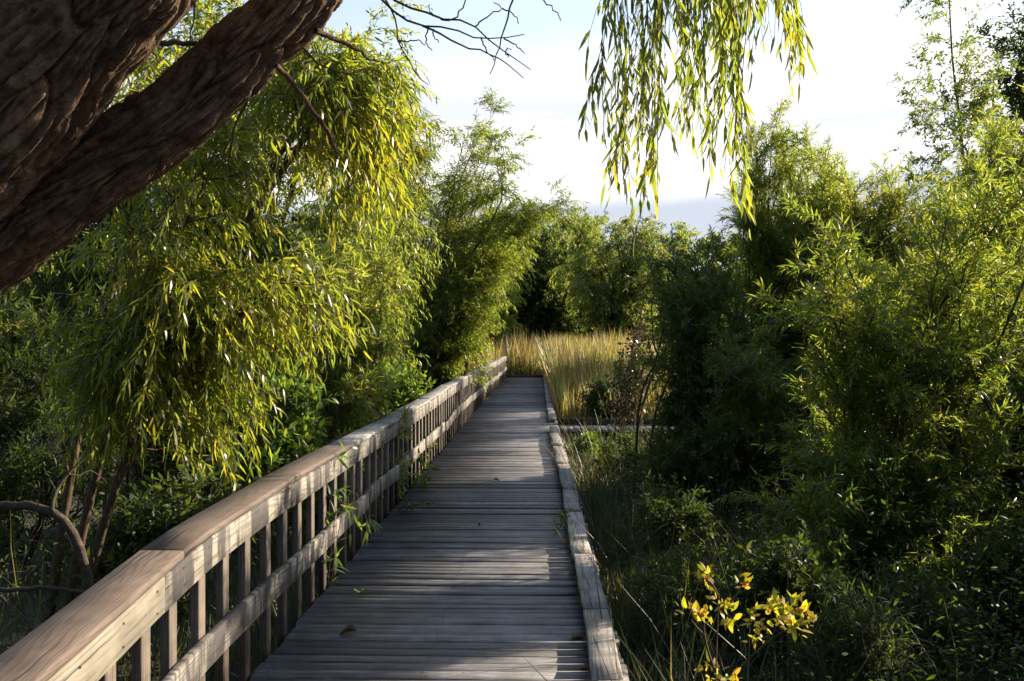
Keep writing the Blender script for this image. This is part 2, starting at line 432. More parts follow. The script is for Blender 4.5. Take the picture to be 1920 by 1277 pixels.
# ------------------------------------------------------------------ timber
def board(path, width, thick, side, up, mat, name, parent, bevel=0.006, twist=0.0):
    """a plank swept along path (k,3); side/up unit vectors span its section; rounded edges; UV in metres"""
    path = np.asarray(path, float)
    k = len(path)
    side = np.asarray(side, float); up = np.asarray(up, float)
    w, h, b = width / 2, thick / 2, bevel
    sec = np.array([(-w + b, -h), (w - b, -h), (w, -h + b), (w, h - b), (w - b, h), (-w + b, h), (-w, h - b), (-w, -h + b)])
    per = np.concatenate([[0], np.cumsum(np.linalg.norm(np.diff(np.vstack([sec, sec[:1]]), axis=0), axis=1))])
    if side.ndim == 1: side = np.broadcast_to(side, (k, 3))
    if up.ndim == 1: up = np.broadcast_to(up, (k, 3))
    V = path[:, None] + side[:, None] * sec[None, :, 0:1] + up[:, None] * sec[None, :, 1:2]
    u = np.concatenate([[0], np.cumsum(np.linalg.norm(np.diff(path, axis=0), axis=1))])
    quads, uvs = [], []
    for i in range(k - 1):
        for j in range(8):
            j2 = (j + 1) % 8
            quads.append((i * 8 + j, i * 8 + j2, (i + 1) * 8 + j2, (i + 1) * 8 + j))
            uvs += [(u[i], per[j]), (u[i], per[j + 1]), (u[i + 1], per[j + 1]), (u[i + 1], per[j])]
    caps = np.array([list(range(7, -1, -1)), [(k - 1) * 8 + j for j in range(8)]])
    for c in caps:
        for vi in c:
            q = sec[vi % 8]
            uvs.append((q[0] * 0.2, q[1]))
    return mesh_obj(name, V.reshape(-1, 3), [np.array(quads), caps], mat, parent, uv=np.array(uvs))


def deck_mesh(rows, mat, name):
    """rows: (centre, half length vector, half width vector, thickness) -> many separate planks in one mesh"""
    V, Q, UVs, off = [], [], [], 0
    b = 0.005
    for c, hl, hw, th in rows:
        L = np.linalg.norm(hl); W = np.linalg.norm(hw)
        hb = hw * (1 - b / W)
        z = np.array([0, 0, 1.0])
        sec = [(-hw, -th), (hw, -th), (hw, -b), (hb, 0), (-hb, 0), (-hw, -b)]
        for e in (-1, 1):
            for s, dz in sec: V.append(c + e * hl + s + z * dz)
        vv = [0, 2 * W, 2 * W + th, 2 * W + th + b, 4 * W + th, 4 * W + th + b, 4 * W + 2 * th]
        for j in range(6):
            j2 = (j + 1) % 6
            Q.append((off + j, off + 6 + j, off + 6 + j2, off + j2))
            UVs += [(0, vv[j]), (2 * L, vv[j]), (2 * L, vv[j + 1]), (0, vv[j + 1])]
        off += 12
    caps = []
    for i in range(len(rows)):
        o = i * 12
        caps.append([o + j for j in range(6)]); caps.append([o + 6 + j for j in range(5, -1, -1)])
        UVs += [(0.0, 0.01 * j) for j in range(12)]
    return mesh_obj(name, np.array(V), [np.array(Q), np.array(caps)], mat, uv=np.array(UVs))


DECK_L, DECK_END = -1.47, 44.3


def kerb_x(y):
    return float(np.interp(y, [2, 5, 6.4, 8, 11, 13, 18, 24, 45], [.27, .268, .268, .256, .252, .24, .2, .19, .2]))


def build_deck():
    rr = np.random.default_rng(3)
    rows = []
    y = 0.6
    while y < DECK_END:
        w = rr.choice([0.098, 0.108, 0.118]) * rr.uniform(0.97, 1.03)
        gap = rr.choice([0.004, 0.009, 0.014, 0.024], p=[.3, .35, .25, .10])
        z = rr.normal(0, 0.0034)
        x0 = DECK_L + rr.uniform(-0.012, 0.012)
        x1 = kerb_x(y) + 0.19 + rr.uniform(-0.012, 0.012)
        tilt = rr.normal(0, 0.0035)
        rows.append((np.array([(x0 + x1) / 2, y + w / 2, z]), np.array([(x1 - x0) / 2, tilt * (x1 - x0) / 2, rr.normal(0, 0.0012)]), np.array([0, w / 2, rr.normal(0, 0.0022)]), 0.036))
        y += w + gap
    tag(deck_mesh(rows, M['deck'], 'boardwalk'), 'weathered grey plank boardwalk running straight away to the cattails', 'boardwalk', kind='structure')
    nails = []
    for c, hl, hw, th in rows:
        for x in (-1.395, -0.595, 0.335):
            for q in (-.5, .5):
                tt = (x - c[0]) / hl[0]
                nails.append(c + hl * tt + hw * q + np.array([rr.normal(0, .008), 0, .0012]))
    nails = np.array(nails); a6 = np.arange(6) / 6 * 2 * np.pi
    V = (nails[:, None] + np.stack([np.cos(a6), np.sin(a6), 0 * a6], 1)[None] * .0065).reshape(-1, 3)
    dk = bpy.data.objects['boardwalk']
    o = mesh_obj('nail_heads', V, np.arange(len(V)).reshape(-1, 6), M['nail'], dk)
    o['kind'] = 'stuff'
    # the narrow branch walk to the right, its planks laid across it
    rows = []
    x = 0.42
    while x < 7.5:
        w = 0.118
        rows.append((np.array([x + w / 2, 20.05, -0.012 + rr.normal(0, 0.002)]), np.array([0, 0.6, 0]), np.array([-w / 2, 0, 0]), 0.036))
        x += w + 0.009
    tag(deck_mesh(rows, M['deck'], 'side_boardwalk'), 'narrow plank walk branching off to the right of the main boardwalk', 'boardwalk', kind='structure')
    # bearers under the deck
    bm = empty('deck_bearers', (0, 0, 0))
    tag(bm, 'dark timber bearers carrying the main boardwalk planks from below', 'joists')
    for x in (-1.40, -0.6, 0.33):
        board([(x, 0.6, -0.135), (x, DECK_END, -0.135)], 0.05, 0.19, (1, 0, 0), (0, 0, 1), M['beam'], 'joist', bm)
    for y in np.arange(1.5, DECK_END, 2.4):
        for x in (-1.33, 0.40):
            board([(x, y, -0.75), (x, y, -0.232)], 0.10, 0.10, (1, 0, 0), (0, 1, 0), M['beam'], 'post', bm)


build_deck()

RAIL_TOP = [(1.2, -1.24, .84), (2.73, -1.32, .85), (3.11, -1.349, .86), (3.57, -1.386, .870), (4.18, -1.43, .885), (4.7, -1.45, .897), (6.02, -1.45, .921),
            (7.68, -1.45, .911), (9.38, -1.45, .908), (11.5, -1.45, .899), (14.07, -1.45, .910), (17.5, -1.45, .926), (21.2, -1.44, .928),
            (25.4, -1.43, .898), (33.0, -1.41, .905), (39.0, -1.39, .89), (44.4, -1.36, .885)]
RAIL_MID = [(1.2, .40), (4.2, .43), (5.45, .428), (5.5, .432), (7.19, .415), (8.88, .413), (10.43, .42), (13.6, .432), (16.2, .398), (17.5, .428), (21.2, .466), (25.4, .455), (33, .43), (44.4, .41)]
_ry = [p[0] for p in RAIL_TOP]


def rail_x(y): return np.interp(y, _ry, [p[1] for p in RAIL_TOP])
def rail_z(y): return np.interp(y, _ry, [p[2] for p in RAIL_TOP])
def mid_z(y): return np.interp(y, [p[0] for p in RAIL_MID], [p[1] for p in RAIL_MID])


def span(a, b, step=0.35): return np.linspace(a, b, max(2, int((b - a) / step) + 1))


def build_railing():
    rr = np.random.default_rng(8)
    rail = empty('railing', (-1.5, 4.0, 0))
    tag(rail, 'long wooden railing with flat cap and balusters along the left of the boardwalk', 'railing')
    org = np.array([-1.5, 4.0, 0])

    def path(ys, dx, zf, jz=0.0, jx=0.0):
        n = len(ys)
        ph = rr.uniform(0, 6.28, 2)
        return np.stack([rail_x(ys) + dx + jx * np.sin(ys * 1.7 + ph[0]), ys, zf(ys) + jz * np.sin(ys * 2.1 + ph[1])], 1) - org

    X, Zv = (1, 0, 0), (0, 0, 1)
    # cap boards, butted with a fine gap
    cuts = [1.2, 4.18, 8.0, 10.1, 13.9, 17.6, 21.3, 25.1, 29.6, 34.4, 39.2, 44.45]
    for i in range(len(cuts) - 1):
        a, b = cuts[i] + 0.003, cuts[i + 1] - 0.003
        far = a > 8
        ys = span(a, b)
        z = lambda y: rail_z(y) - 0.019
        o = board(path(ys, -0.092, z, 0.004 if a > 4 else 0.0, 0.008 if far else 0), 0.186, 0.038, X, Zv, M['cap'] if i < 2 else M['cap_grey'], 'cap_board', rail, bevel=0.007)
        if i == 0: o['label'] = 'nearest reddish brown cap board'
    cuts = [1.2, 3.92, 6.1, 9.6, 13.4, 16.6, 20.7, 24.6, 29.0, 33.5, 38.4, 44.4]
    for i in range(len(cuts) - 1):
        ys = span(cuts[i] + 0.003, cuts[i + 1] - 0.003)
        z = lambda y: rail_z(y) - 0.038 - 0.073
        board(path(ys, -0.023 + rr.uniform(-.003, .003), z, 0.003, 0.003), 0.038, 0.142, X, Zv, M['rail_new'] if i == 0 else M['fascia'], 'fascia_board', rail)
    cuts = [1.2, 3.6, 5.48, 7.15, 8.9, 11.0, 13.5, 16.3, 19.2, 23.0, 27.5, 32.0, 36.6, 40.6, 44.4]
    for i in range(len(cuts) - 1):
        ys = span(cuts[i] + 0.004, cuts[i + 1] - 0.004, 0.3)
        tl = rr.uniform(-0.012, 0.012)
        z = lambda y: mid_z(y) - 0.07 + tl * (y - cuts[i]) * 0.5
        board(path(ys, -0.021 + rr.uniform(-.006, .006), z, 0.009 if cuts[i] > 8 else 0.003, 0.012 if cuts[i] > 8 else 0.002), 0.038, 0.14, X, Zv, M['fascia'], 'middle_board', rail)
    # balusters: 2x4s standing outside the rails
    ys = []
    y = 1.5
    while y < 44.3:
        ys.append(y); y += 0.385
    nv = []
    for y in ys:
        for zc in (rail_z(y) - .075, rail_z(y) - .145, mid_z(y) - .04, mid_z(y) - .105):
            nv.append((rail_x(y) + .0015 + (.0 if zc > .6 else .008), y + rr.normal(0, .006), zc + rr.normal(0, .004)))
    nv = np.array(nv) - org; a6 = np.arange(6) / 6 * 2 * np.pi
    NV = (nv[:, None] + np.stack([0 * a6, np.cos(a6), np.sin(a6)], 1)[None] * .006).reshape(-1, 3)
    o = mesh_obj('nail_heads', NV, np.arange(len(NV)).reshape(-1, 6), M['nail'], rail)
    o['kind'] = 'stuff'
    rest = []
    for k, y in enumerate(ys):
        xo = rail_x(y) - 0.042 - 0.021 + rr.uniform(-.003, .003)
        top = rail_z(y) - 0.044
        bot = -0.26
        yj = y + rr.uniform(-.012, .012)
        lean = rr.normal(0, 0.006)
        p = np.array([(xo + lean * 0.3, yj - lean, bot), (xo, yj, top)]) - org
        if k < 100:
            board(p, 0.038, 0.089, X, (0, 1, 0), M['baluster'], 'baluster', rail, bevel=0.003)
        else:
            rest.append(p)
    V, Q = [], []
    for i, p in enumerate(rest):
        for e in p:
            for sx, sy in ((-1, -1), (1, -1), (1, 1), (-1, 1)): V.append(e + np.array([sx * .019, sy * .044, 0]))
        o = i * 8
        Q += [(o, o + 1, o + 5, o + 4), (o + 1, o + 2, o + 6, o + 5), (o + 2, o + 3, o + 7, o + 6), (o + 3, o, o + 4, o + 7), (o + 4, o + 5, o + 6, o + 7), (o + 3, o + 2, o + 1, o)]
    if rest:
        o = mesh_obj('baluster_rest', np.array(V), np.array(Q), M['baluster'], rail, uv=np.tile([[0, 0], [.09, 0], [.09, .8], [0, .8]], (len(Q), 1)))
        o.name = 'far_balusters'; o['kind'] = 'stuff'


build_railing()


def build_kerbs():
    rr = np.random.default_rng(21)

    def kerb(label, cuts, seed):
        k = empty('timber_kerb', (kerb_x(cuts[0]) + 0.08, cuts[0], 0))
        tag(k, label, 'kerb')
        org = np.array(k.location)
        for i in range(len(cuts) - 1):
            a, b = cuts[i] + 0.006, cuts[i + 1] - 0.006
            ys = span(a, b, 0.3)
            sh = rr.uniform(-0.010, 0.010); sl = rr.uniform(-0.012, 0.012)
            lift0, lift1 = rr.uniform(-0.012, 0.014), rr.uniform(-0.012, 0.014)
            s = (ys - a) / (b - a)
            roll = rr.uniform(-0.05, 0.05)
            P = np.stack([np.array([kerb_x(y) + 0.079 for y in ys]) + sh + sl * (s - .5) + .006 * np.sin(ys * 3 + i), ys, 0.069 + lift0 * (1 - s) + lift1 * s + 0.006 * np.sin(ys * 2.3 + i * 1.7)], 1) - org
            board(P, 0.152, 0.04, (1, 0, roll), (-roll, 0, 1), M['kerb'], 'kerb_board', k, bevel=0.008)
            for y in (a + 0.15, (a + b) / 2, b - 0.15):
                c = np.array([kerb_x(y) + 0.09, y, 0.0]) - org
                board([c + (0, -0.07, 0.022), c + (0, 0.07, 0.022)], 0.09, 0.043, (1, 0, 0), (0, 0, 1), M['beam'], 'spacer_block', k, bevel=0.003)

    kerb('near grey timber kerb in wavy boards along the right edge of the boardwalk', [1.4, 3.3, 5.0, 6.4, 7.95, 10.0, 11.3, 13.6, 15.8, 17.9, 19.3], 1)
    kerb('far timber kerb along the right edge beyond the branching side walk', [21.0, 23.5, 26.3, 29.5, 33.0, 36.5, 40.5, 44.3], 2)
    b = board([(-1.4, 0, 0), (0.36, 0, 0)], 0.09, 0.10, (0, 1, 0), (0, 0, 1), M['beam'], 'end_kerb', None)
    b.location = (0, 44.42, 0.035)
    tag(b, 'dark cross timber closing the far end of the boardwalk', 'kerb')
    b = board([(0.40, 0, 0), (7.5, 0, 0)], 0.09, 0.10, (0, 1, 0), (0, 0, 1), M['beam'], 'side_kerb', None)
    b.location = (0, 20.72, 0.062)
    tag(b, 'dark timber kerb along the far edge of the side walk', 'kerb')


build_kerbs()


# ------------------------------------------------------------------ plants
def stems_to(rng, base, blobs, n, mid=0.35, bj=0.15, k=9, wig=0.04):
    """stems from around the base to tips spread through the crown's ellipsoids [(centre, radii, weight)]"""
    w = np.array([b[2] for b in blobs], float); w /= w.sum()
    pick = rng.choice(len(blobs), n, p=w)
    d = unit(rng.normal(0, 1, (n, 3))) * (rng.uniform(0, 1, (n, 1)) ** 0.4)
    c = np.array([b[0] for b in blobs])[pick]; r = np.array([b[1] for b in blobs])[pick]
    E = c + d * r
    B = np.asarray(base) + np.stack([rng.normal(0, bj, n), rng.normal(0, bj, n), np.zeros(n)], 1)
    Mid = B + (E - B) * np.array([mid * .7, mid * .7, 0.6])
    t = np.linspace(0, 1, k)[None, :, None]
    P = (1 - t) ** 2 * B[:, None] + 2 * t * (1 - t) * Mid[:, None] + t ** 2 * E[:, None]
    s = np.linspace(0, 1, k)
    L = np.linalg.norm(E - B, axis=1)[:, None, None]
    P = P + rng.normal(0, 1, (n, 1, 3)) * (np.sin(np.pi * 2 * s) * wig)[None, :, None] * L
    return P


SPEC = {
    # m1/m2 side shoots per stem/branch, len metres, leaves per twig, leaf length/width
    'willow_shrub': dict(m1=12, a1=.6, l1=.62, up1=.22, dr1=.05, m2=6, a2=.65, l2=.34, up2=.15, dr2=.15, nl=20, la=.68, bias=(0, 0, -.06), t0=.06, bj=.38, L=.090, W=.0125, curl=.35, shape='lance', r=.016),
    'weeping': dict(m1=12, a1=.8, l1=.75, up1=.1, dr1=.40, m2=6, a2=.7, l2=.46, up2=-.15, dr2=.6, nl=15, la=.75, bias=(0, 0, -.45), L=.110, W=.0165, curl=.25, shape='lance', r=.022),
    'tree': dict(m1=14, a1=.8, l1=1.6, up1=.2, dr1=.12, m2=9, a2=.7, l2=.65, up2=.05, dr2=.2, nl=14, la=.8, bias=(0, 0, -.1), L=.11, W=.035, curl=.25, shape='diamond', r=.05),
    'far_willow': dict(m1=14, a1=.8, l1=1.3, up1=.1, dr1=.3, m2=9, a2=.6, l2=.6, up2=0, dr2=.5, nl=15, la=.6, bias=(0, 0, -.4), L=.15, W=.028, curl=.2, shape='diamond', r=.05),
    'broad': dict(m1=9, a1=.7, l1=.55, up1=.15, dr1=.1, m2=5, a2=.7, l2=.28, up2=.05, dr2=.1, nl=9, la=.9, bias=(0, 0, 0.0), L=.085, W=.042, curl=.25, shape='oval', r=.012),
}


def plant(name, label, cat, base, blobs, n, spec, leafm, stemm='twig', group=None, seed=0, over=None, stems=None, parts=('stems', 'foliage'), thick=1.0, limbs=None):
    rng = np.random.default_rng(seed + 100)
    s = dict(SPEC[spec])
    if over: s.update(over)
    base = np.asarray(base, float)
    if stems is None:
        pl = stems_to(rng, base, blobs, n, mid=s.get('mid', .35), bj=s.get('bj', .15))
    else:
        pl = stems
    extra = []
    if limbs is not None:
        # each stem leaves one of the main limbs part way up instead of rising from the ground
        lm = np.asarray(limbs)
        tips = pl[:, -1]
        near = np.argmin(np.linalg.norm(tips[:, None] - lm[None, :, -1], axis=2) + rng.uniform(0, .6, (len(tips), len(lm))), axis=1)
        st, _ = interp(lm, near, rng.uniform(.45, 1.0, len(tips)))
        tt = np.linspace(0, 1, pl.shape[1])[None, :, None]
        md = st + (tips - st) * np.array([.45, .45, .65])
        pl = (1 - tt) ** 2 * st[:, None] + 2 * tt * (1 - tt) * md[:, None] + tt ** 2 * tips[:, None]
        pl[:, 1:] += rng.normal(0, .008, pl[:, 1:].shape)
        extra = [tubes(lm, .036, .014, 9)]
    k0 = s.get('t0', .25)
    b1 = shoots(rng, pl, s['m1'], k0, 1.0, s['a1'], s['l1'], .45, s['up1'], s['dr1'], k=6)
    b2 = shoots(rng, b1, s['m2'], .15, 1.0, s['a2'], s['l2'], .35, s['up2'], s['dr2'], k=4)
    p1, D1 = leaves_on(rng, b2, s['nl'], .1, s['la'], s['bias'])
    p2, D2 = leaves_on(rng, b1, int(s['nl'] * .8), .35, s['la'], s['bias'])
    p3, D3 = leaves_on(rng, pl, s['nl'] * 2, .72, s['la'], s['bias'])
    P = np.concatenate([p1, p2, p3]); D = np.concatenate([D1, D2, D3])
    zc = P[:, 2] > GZ + 0.12
    if 'keep' in s: zc &= s['keep'](P)
    P, D = P[zc], D[zc]
    root = empty(name, base)
    tag(root, label, cat, group)
    Lst = np.linalg.norm(pl[:, -1] - pl[:, 0], axis=1)
    tv = extra + [tubes(pl, s['r'] * thick * (.7 + .25 * Lst), .004 * thick, 7, .8), tubes(b1, .006 * thick ** .5, .002, 4), tubes(b2, .0026, .0013, 3)]
    V, Q = merge(tv)
    mesh_obj(parts[0], V - base, Q, M[stemm], root, smooth=True)
    V, T = leaf_geo(rng, P, D, s['L'], s['W'], s['curl'], s.get('jit', .6), s['shape'])
    mesh_obj(parts[1], V - base, T, M[leafm], root)
    return root


def blob(x, y, d, rx, ry, rd, w=1.0):
    return (px(x, y, d), np.array([rx * d / F, rd, ry * d / F]), w)


def at_ground(x, d):
    p = px(x, 0, d); p[2] = GZ - 0.05
    return p


# ---- the old willow leaning over the walk
def catmull(P, n):
    P = np.asarray(P, float)
    t = np.concatenate([[0], np.cumsum(np.linalg.norm(np.diff(P[:, :3], axis=0), axis=1))])
    s = np.linspace(0, t[-1], n)
    P2 = np.vstack([2 * P[0] - P[1], P, 2 * P[-1] - P[-2]])
    i = np.clip(np.searchsorted(t, s, side='right') - 1, 0, len(P) - 2)
    f = ((s - t[i]) / (t[i + 1] - t[i]))[:, None]
    a, b, c, d = P2[i], P2[i + 1], P2[i + 2], P2[i + 3]
    return 0.5 * ((2 * b) + (-a + c) * f + (2 * a - 5 * b + 4 * c - d) * f ** 2 + (-a + 3 * b - 3 * c + d) * f ** 3), s


def bark_limb(ctrl, name, parent, org, step=0.0048, depth=0.020, cell=0.036, seed=0.0):
    L = sum(np.linalg.norm(np.array(ctrl[i + 1][:3]) - np.array(ctrl[i][:3])) for i in range(len(ctrl) - 1))
    n = max(8, int(L / step))
    P, s = catmull(ctrl, n)
    rad = P[:, 3]; P = P[:, :3]
    sides = max(24, int(2 * math.pi * rad.max() / step))
    T = unit(np.gradient(P, axis=0))
    ref = np.array([0.15, 1.0, 0.1])
    A = unit(np.cross(T, ref)); Bv = np.cross(T, A)
    th = np.arange(sides) / sides * 2 * np.pi
    disp = np.zeros((n, sides))
    f = 1.0 / cell
    for i in range(n):
        r = rad[i]; z = s[i]
        for j in range(sides):
            ca, sa = math.cos(th[j]) * r, math.sin(th[j]) * r
            q = Vector((ca * 7, sa * 7, z * 2.5 + seed))
            w = mnoise.noise_vector(q) * 0.9
            p = Vector((ca * f + w.x, sa * f + w.y, z * f / 10.5 + w.z * 0.6 + seed))
            d, pts = mnoise.voronoi(p)
            e = d[1] - d[0]
            k = min(1.0, e / 0.15); k = k * (2 - k)
            p2 = Vector((ca * f * 2.3 + w.x * 1.6, sa * f * 2.3 + w.y * 1.6, z * f / 4.6 + w.z * 0.9 + seed))
            d2, _ = mnoise.voronoi(p2)
            k2 = min(1.0, (d2[1] - d2[0]) / 0.25)
            plate = (p.z - pts[0].z)
            hsh = mnoise.cell(Vector((pts[0].x * 3.1, pts[0].y * 2.3, pts[0].z * 1.7)))
            rg = 1 - abs(mnoise.noise(Vector((ca * f * .55 + w.x, sa * f * .55 + w.y, z * f / 11 + seed)))) * 2
            sm = mnoise.noise(Vector((ca * 110, sa * 110, z * 30 + seed)))
            big = mnoise.noise(Vector((ca * 3, sa * 3, z * 1.8 + seed)))
            disp[i, j] = depth * (.85 * (k - 0.75) + .36 * (k2 - .6) * (.4 + k) + 0.28 * plate + 0.34 * hsh - .55 * max(0, rg - .55)) + 0.0028 * sm + 0.018 * big * min(1, r / .12)
    V = P[:, None] + (A[:, None] * np.cos(th)[None, :, None] + Bv[:, None] * np.sin(th)[None, :, None]) * (rad[:, None] + disp)[..., None] - org
    i = np.arange(n - 1)[:, None] * sides; j = np.arange(sides)[None]; j2 = (j + 1) % sides
    Q = np.stack([i + j, i + j2, i + sides + j2, i + sides + j], -1).reshape(-1, 4)
    return mesh_obj(name, V.reshape(-1, 3), Q, M['bark'], parent, smooth=False)


def poly(pts, n=8):
    """smooth polyline through points, resampled"""
    P, _ = catmull(np.asarray(pts, float), n)
    return P


def L4(x, y, d, w): return list(px(x, y, d)) + [w]


def build_old_willow():
    rr = np.random.default_rng(77)
    base = np.array([-2.42, 2.95, GZ - 0.05])
    root = empty('old_willow_tree', base)
    STR = 0.95
    tag(root, 'old willow with deeply furrowed brown limbs leaning across the upper left and trailing leafy strands', 'tree')
    tr = [list(base - [0.1, 0, 0.1]) + [.36], [-2.40, 2.95, 0.2, .29], [-2.33, 2.93, 1.0, .27], L4(-330, 560, 2.95, .25), L4(-190, 420, 2.92, .20)]
    bark_limb(tr, 'trunk', root, base, step=0.02, seed=3.0)
    lA = [L4(-330, 600, 2.88, .17), L4(-200, 420, 2.84, .178), L4(-90, 288, 2.80, .172), L4(90, 95, 2.78, .168), L4(262, -90, 2.75, .160), L4(420, -300, 2.7, .15), L4(600, -640, 2.5, .11)]
    bark_limb(lA, 'limb', root, base, seed=11.0, depth=.034, cell=.050)
    lB = [L4(-280, 570, 3.05, .15), L4(-150, 510, 3.06, .135), L4(-40, 451, 3.06, .128), L4(57, 388, 3.06, .122), L4(178, 314, 3.06, .116), L4(300, 238, 3.06, .108), L4(385, 165, 3.07, .100), L4(470, 78, 3.08, .094), L4(553, 5, 3.1, .086),
          L4(650, -95, 3.15, .078), L4(800, -210, 3.3, .068), L4(1000, -275, 3.6, .055), L4(1250, -255, 3.95, .035), L4(1520, -190, 4.1, .015)]
    bark_limb(lB, 'limb', root, base, seed=23.0, depth=.026, cell=.040)

    def stick(pts, d, r0, r1, name='branch', mat='bark', n=14, wob=0.0):
        P = poly([px(x, y, d + (i * 0.05 if wob == 0 else 0)) for i, (x, y) in enumerate(pts)], n)
        P[1:-1] += rr.normal(0, .002, P[1:-1].shape)
        V, Q = tubes(P[None], r0, r1, 8)
        return mesh_obj(name, V - base, Q, M[mat], root, smooth=True)
    stick([(262, 74), (330, 76), (400, 74), (450, 70)], 3.0, .009, .006)
    stick([(590, 55), (625, 70), (668, 92), (690, 110)], 3.05, .010, .004)
    stick([(515, 120), (545, 152), (585, 205), (615, 250), (632, 286)], 3.0, .0085, .006)
    stick([(480, 150), (440, 230), (420, 330)], 3.2, .004, .002, mat='twig')
    stick([(360, 0), (358, 40), (352, 72)], 3.1, .003, .002, mat='twig')
    stick([(560, 80), (600, 120), (650, 136), (690, 125)], 3.1, .004, .002, mat='twig')
    # bare grey twigs against the sky, springing from the limb above the frame
    z3 = lambda pts: [(600 + x / 2.553, y / 2.553) for x, y in pts]
    TW = [[(180, -120), (300, 0), (390, 85), (500, 125), (600, 130), (740, 175), (780, 180), (880, 185), (980, 165)],
          [(230, -110), (360, 0), (480, 50), (590, 95), (680, 97), (740, 125), (800, 180), (900, 260), (1005, 335)],
          [(490, 122), (600, 170), (690, 225), (790, 245), (850, 285), (930, 330), (975, 375)],
          [(240, -90), (325, 20), (370, 120), (375, 190), (430, 290), (470, 370), (515, 405)],
          [(960, -150), (925, 0), (880, 150), (860, 230), (815, 360)],
          [(590, 95), (640, 90), (670, 50), (700, 0), (730, -100)],
          [(740, 130), (800, 80), (870, 40), (835, 10)],
          [(870, 40), (920, 65), (945, 90), (948, 115)],
          [(1000, -80), (1060, 0), (1130, 55), (1155, 100)],
          [(880, 185), (930, 210), (980, 260)],
          [(770, 178), (785, 215), (800, 250), (842, 288)],
          [(375, 190), (400, 230), (425, 250)], [(520, 130), (505, 190), (535, 240)], [(545, 140), (540, 170), (570, 205)],
          [(900, 275), (890, 235), (922, 240)], [(430, 290), (405, 260), (395, 240)], [(370, 195), (420, 195), (470, 190), (500, 215)], [(590, 95), (535, 70), (520, 20)]]
    P = []
    for i, tw in enumerate(TW):
        P.append(poly([px(x, y, 3.55 + .1 * (i % 4)) for x, y in z3(tw)], 12))
    P = np.array(P)
    P[:, 1:] += rr.normal(0, .0022, P[:, 1:].shape)
    lens = np.linalg.norm(P[:, -1] - P[:, 0], axis=1)
    V, Q = tubes(P, np.clip(.0026 + .0042 * lens, .0026, .0065), .0016, 6)
    mesh_obj('twigs', V - base, Q, M['grey_twig'], root, smooth=True)
    # the crown overhead, above the frame
    cs = stems_to(rr, px(-300, 480, 2.9), [(np.array([-2.6, 3.2, 5.2]), np.array([1.6, 1.8, .9]), 2), (np.array([-.4, 2.2, 5.2]), np.array([1.5, 1.6, .8]), 1.5), (np.array([-4.2, 5.0, 5.6]), np.array([1.4, 1.5, .8]), 1.2)], 26, mid=.3, bj=.02)
    cb = shoots(rr, cs, 10, .45, 1, .8, .9, .3, .1, .15)
    cb2 = shoots(rr, cb, 6, .2, 1, .7, .5, .3, -.05, .3, k=4)
    cp, cD = leaves_on(rr, cb2, 14, .1, .7, (0, 0, -.4))
    kk = (cp[:, 2] > EYE + 700 / F * np.maximum(cp[:, 1], .3)) & (cp[:, 2] > 3.4)
    V, T = leaf_geo(rr, cp[kk], cD[kk], .12, .03, .22, .9, 'lance')
    V1, Q1 = merge([tubes(cs, .05, .008, 6), tubes(cb, .008, .003, 4)])
    mesh_obj('branches', V1 - base, Q1, M['bark'], root, smooth=True)
    mesh_obj('upper_crown', V - base, T, M['hanging_leaf'], root)
    # trailing strands: (x from, x to, y end from, y end to, how many, distance)
    S = []
    for x0, x1, ya, yb, n, d in [(1128, 1175, 230, 330, 5, 3.9), (1150, 1185, 300, 380, 2, 3.8), (1200, 1262, 200, 330, 5, 4.0), (1225, 1255, 330, 385, 2, 3.75),
                                 (1262, 1300, 150, 330, 3, 4.05), (1270, 1400, 30, 150, 7, 4.1), (1205, 1400, -20, 50, 11, 4.15), (1320, 1350, 180, 390, 3, 3.8), (1360, 1400, 150, 390, 5, 3.75),
                                 (1385, 1405, 260, 390, 2, 3.7), (1442, 1494, 30, 125, 6, 3.9)]:
        for q in range(max(2, round(n * STR))):
            x = rr.uniform(x0, x1); y = rr.uniform(ya, yb) + (12 if x0 > 1310 and x0 < 1420 else -8); dd = d + rr.normal(0, .12)
            e = px(x, y, dd); t = px(x + rr.normal(0, 14), -235 + rr.normal(0, 25), dd + rr.normal(0, .08))
            m1 = t + (e - t) * .33 + rr.normal(0, .02, 3); m2 = t + (e - t) * .7 + rr.normal(0, .025, 3)
            S.append(poly([t, m1, m2, e], 14))
    S = np.array(S)
    b = shoots(rr, S, 4, .15, .96, .5, .22, .2, -.35, .45, k=5)
    p1, D1 = leaves_on(rr, S, 24, .05, .5, (0, 0, -.55), .3)
    p2, D2 = leaves_on(rr, b, 7, .1, .5, (0, 0, -.55), .3)
    Pp, D = np.concatenate([p1, p2]), np.concatenate([D1, D2])
    k = rr.uniform(0, 1, len(Pp)) < .85
    V, T = leaf_geo(rr, Pp[k], D[k], .090, .0128, .22, .9, 'lance')
    V1, Q1 = merge([tubes(S, .0026, .0011, 4), tubes(b, .0014, .0009, 3)])
    mesh_obj('strands', V1 - base, Q1, M['twig'], root, smooth=True)
    mesh_obj('foliage', V - base, T, M['hanging_leaf'], root)


build_old_willow()

